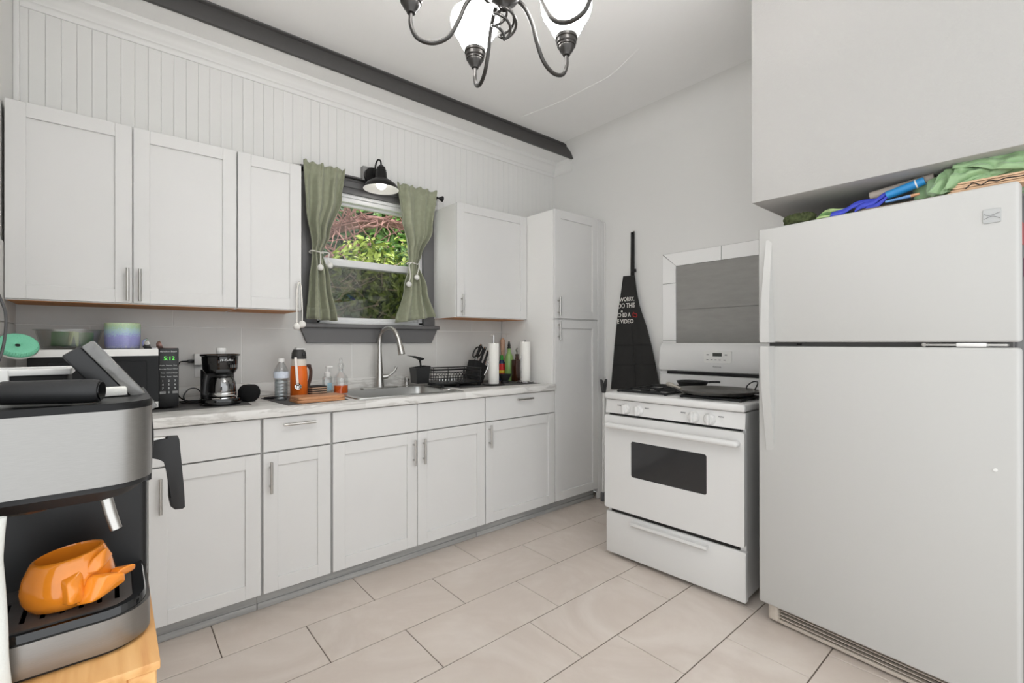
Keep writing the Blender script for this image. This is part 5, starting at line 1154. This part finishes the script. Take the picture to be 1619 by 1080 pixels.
# tubes
t = obj('cardboard_tube', tube(nb(), [ft(1376, 311, 2.215), ft(1477, 281, 2.215)], .0165, 20), mat('tube_tan', S(196, 184, 172), .7, var=.1, vscale=20), smooth=60); tag(t, 'pale grey cardboard tube lying on the refrigerator', 'tube')
t = thing('blue_carton', 'glossy blue rolled packet in front of the cardboard tube', 'packet', ft(1430, 300, 2.175)); 
obj('roll', tube(nb(), [ft(1402, 309.5, 2.172), ft(1446, 292, 2.172), ft(1462, 285.5, 2.172)], [.0155, .0155, .014], 18), mat('packet_blue', S(46, 140, 202), .3), t, smooth=50)
obj('end_band', tube(nb(), [ft(1447.5, 291.5, 2.172), ft(1450, 290.5, 2.172)], .0160, 18), M_whitep, t)
t = thing('marker_tube', 'thin pale blue tube with an orange tip lying on the refrigerator edge', 'tube', ft(1425, 315, 2.145))
obj('barrel', tube(nb(), [ft(1400, 319.5, 2.145), ft(1440, 310, 2.145)], [.0045, .0058], 12), mat('tube_blue', S(106, 150, 206), .4), t)
obj('tip', tube(nb(), [ft(1440, 310, 2.145), ft(1454, 306.5, 2.145)], [.0058, .0045], 12), mat('tip_orange', S(214, 160, 120), .5), t)
a = ft(1400, 322, 2.19)
o = obj('cardboard_sheet', box(nb(), 2.11, 2.30, .235, .48, FT+.0003, FT+.006, .001, 1), mat('card_brown', S(112, 98, 86), .8)); tag(o, 'flat brown cardboard sheet under the blue packet', 'cardboard')
# shiny green reusable bag: folded sheets
M_sage = mat('sage_nylon', S(150, 182, 136), .33, var=.12, vscale=18, sheen=.3)
t = thing('green_nylon_bag', 'shiny pale green nylon bag crammed below the box wall', 'bag', (2.19, .20, FT))
def sheet(p00, p10, p01, p11, seed, wav=.010, nx=36, ny=24):
    def fn(s, k):
        p = (p00.lerp(p10, s)).lerp(p01.lerp(p11, s), k)
        f = abs(noise.noise(Vector((s*3.2+seed, k*2.2, seed))))*2-.5; g = noise.noise(Vector((s*9+seed, k*4, 3)))
        return p+Vector((-1, .1, .25))*(f*wav+g*wav*.3)+Vector((0, 0, wav*.4*math.sin(5*s+seed)))
    return obj('fold', grid(nb(), nx, ny, fn), M_sage, t, smooth=75, thick=.002)
F_ = lambda u, v, x: ft(u, v, x)
sheet(F_(1464, 309, 2.135), F_(1500, 303, 2.13), F_(1492, 270, 2.17), F_(1545, 268, 2.18), 1.3, .012)
sheet(F_(1494, 300, 2.13), F_(1560, 285, 2.14), F_(1510, 262, 2.15), F_(1600, 268, 2.16), 4.4, .014)
sheet(F_(1505, 268, 2.14), F_(1640, 262, 2.135), F_(1515, 250, 2.16), F_(1640, 234, 2.17), 7.7, .014)
sheet(F_(1498, 275, 2.17), F_(1560, 272, 2.17), F_(1512, 254, 2.19), F_(1640, 231, 2.19), 2.9, .010)
crb = crumple('bag_bulk', (2.25, .19, FT), (.075, .155, .043), 0, M_sage, 'x y z w', 'bag', 5.5, .25, 22, .55)
del crb['label']; del crb['category']; crb.parent = t; crb.location = Vector((2.25, .19, FT))-Vector((2.19, .20, FT))
M_kraft = mat('kraft_paper', S(206, 172, 140), .8, var=.08, vscale=12)
t = thing('paper_bag', 'folded brown paper bag with black print on the refrigerator', 'bag', (2.14, .14, FT))
for k in range(5):
    y0, y1 = .235-k*.006, -.02; z = FT+.0005+k*.0068
    bm = nb(); pr = [(y0, z), (y1, z), (y1, z+.0055), (y0+.004, z+.0055), (y0+.008, z+.003)]
    prism(bm, pr, 'x', 2.098+.003*(k % 2), 2.168); obj('fold', bm, M_kraft, t)
bm = nb(); P = [(2.0975, .20-.018*i, FT+.006+.014*abs(math.sin(i*1.7))+.004) for i in range(12)]
obj('black_print', tube(nb(), bez(P, 4), .0016, 5), M_black, t)
# ------------------------------------------------------------------ garden outside the window
g = struct('lawn', box(nb(), -8, 14, YW+.25, 16, -.25, -.15), mat('grass', S(96, 120, 66), .9, var=.3, vscale=4))
def foliage(bm, rnd, c, rad, count, size, up=.4):
    for i in range(count):
        while True:
            p = Vector((rnd.uniform(-1, 1), rnd.uniform(-1, 1), rnd.uniform(-1, 1)))
            if .45 < p.length <= 1: break
        q = Vector((c[0]+p.x*rad[0], c[1]+p.y*rad[1], c[2]+p.z*rad[2]))
        nrm = (p+Vector((rnd.uniform(-.8, .8), rnd.uniform(-.8, .8), rnd.uniform(-.3, 1)))).normalized(); a = nrm.orthogonal().normalized(); a = Matrix.Rotation(rnd.uniform(0, 6.3), 3, nrm) @ a; b_ = nrm.cross(a); s = size*rnd.uniform(.6, 1.3)
        v = [bm.verts.new(q+a*s), bm.verts.new(q+b_*s*.45+nrm*s*.12), bm.verts.new(q-a*s), bm.verts.new(q-b_*s*.45+nrm*s*.12)]
        bm.faces.new(v)
    return bm
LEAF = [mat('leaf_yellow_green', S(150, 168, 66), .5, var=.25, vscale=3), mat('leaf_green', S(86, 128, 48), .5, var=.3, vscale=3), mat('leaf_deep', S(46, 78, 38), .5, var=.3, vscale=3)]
M_bark = mat('bark_pink', S(150, 112, 104), .85, var=.25, vscale=20, bump=.6, bscale=40)
M_twig = mat('twig_pale', S(196, 166, 146), .8)
rnd = random.Random(11)
def shrub(label, base, blobs, stems, seed):
    r = random.Random(seed); t = thing('garden_shrub', label, 'shrub', base)
    for mi, c, rad, cnt, size in blobs:
        o = obj('foliage', foliage(nb(), r, c, rad, cnt, size), LEAF[mi], t, smooth=0); o['kind'] = 'stuff'
    for p in stems: obj('stem', tube(nb(), bez(p, 6), [.035*(1-.6*i/(6*(len(p)-1))) for i in range(6*(len(p)-1)+1)], 8), M_bark, t)
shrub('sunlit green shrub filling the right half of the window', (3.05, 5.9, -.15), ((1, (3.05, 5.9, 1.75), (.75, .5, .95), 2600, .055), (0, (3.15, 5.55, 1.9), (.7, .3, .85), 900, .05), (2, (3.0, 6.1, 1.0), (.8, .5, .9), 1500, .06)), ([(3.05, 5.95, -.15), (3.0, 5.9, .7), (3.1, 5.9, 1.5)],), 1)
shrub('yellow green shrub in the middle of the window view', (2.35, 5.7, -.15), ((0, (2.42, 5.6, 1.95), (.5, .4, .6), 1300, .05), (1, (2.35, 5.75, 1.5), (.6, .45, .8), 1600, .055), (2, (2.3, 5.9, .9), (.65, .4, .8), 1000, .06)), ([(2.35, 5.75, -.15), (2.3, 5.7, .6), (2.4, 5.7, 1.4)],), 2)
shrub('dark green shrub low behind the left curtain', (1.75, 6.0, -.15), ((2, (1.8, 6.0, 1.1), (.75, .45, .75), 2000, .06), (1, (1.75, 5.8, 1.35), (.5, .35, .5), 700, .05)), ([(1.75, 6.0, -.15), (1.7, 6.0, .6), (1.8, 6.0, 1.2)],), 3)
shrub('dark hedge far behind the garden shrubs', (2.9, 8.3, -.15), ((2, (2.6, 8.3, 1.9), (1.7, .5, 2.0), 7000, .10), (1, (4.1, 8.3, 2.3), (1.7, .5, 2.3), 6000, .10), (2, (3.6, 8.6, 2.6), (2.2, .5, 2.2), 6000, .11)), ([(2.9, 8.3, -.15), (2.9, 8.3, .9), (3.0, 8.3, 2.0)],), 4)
# leaning tree with pinkish bark and twigs
t = thing('garden_tree', 'leaning pinkish tree trunk with bare twigs behind the shrubs', 'tree', (1.35, 6.6, -.15))
tr = bez([(1.35, 6.6, -.15), (1.45, 6.6, .9), (1.65, 6.55, 1.8), (2.05, 6.5, 2.5), (2.6, 6.5, 2.92), (3.3, 6.5, 2.98), (4.3, 6.5, 2.75)], 8)
obj('trunk', tube(nb(), tr, [.085-.03*i/len(tr) for i in range(len(tr))], 14), M_bark, t, smooth=60)
r = random.Random(9); tw = nb()
for k in range(150):
    p = Vector(tr[r.randint(8, len(tr)-6)])+Vector((0, -.08, 0)); d = Vector((r.uniform(-1, 1), r.uniform(-.8, .1), r.uniform(-1, .9))).normalized(); q = [p]
    for s in range(4): d = (d+Vector((r.uniform(-.5, .5), r.uniform(-.3, .3), r.uniform(-.5, .5)))*.7).normalized(); q.append(q[-1]+d*r.uniform(.08, .26))
    tube(tw, q, [.012, .010, .008, .006, .004], 5)
o = obj('twigs', tw, M_bark, t); o['kind'] = 'stuff'
tw = nb()
for k in range(34):
    p = Vector((r.uniform(1.75, 2.9), 5.25, r.uniform(1.3, 2.1))); d = Vector((r.uniform(-1, 1), 0, r.uniform(-.6, 1))).normalized(); q = [p]
    for s in range(4): d = (d+Vector((r.uniform(-.5, .5), r.uniform(-.1, .1), r.uniform(-.5, .5)))*.7).normalized(); q.append(q[-1]+d*r.uniform(.05, .13))
    tube(tw, q, [.006, .005, .004, .003, .002], 5)
o = obj('dry_twigs', tw, M_twig, t); o['kind'] = 'stuff'
o = obj('blossom', foliage(nb(), r, (1.75, 6.7, 2.75), (.6, .4, .55), 700, .035), mat('blossom_pink', S(214, 178, 176), .7), t, smooth=0); o['kind'] = 'stuff'
t2 = bez([(1.2, 6.9, -.15), (1.35, 6.9, 1.0), (1.75, 6.85, 2.0), (2.3, 6.85, 2.7), (3.0, 6.9, 3.0), (3.9, 6.9, 3.1)], 8)
obj('branch', tube(nb(), t2, [.05-.02*i/len(t2) for i in range(len(t2))], 10), M_bark, t, smooth=60)
t3 = bez([(1.45, 6.5, .9), (1.6, 6.45, 1.5), (1.95, 6.4, 2.1), (2.5, 6.4, 2.55), (3.2, 6.45, 2.62)], 8)
obj('branch', tube(nb(), t3, [.045-.025*i/len(t3) for i in range(len(t3))], 10), M_bark, t, smooth=60)
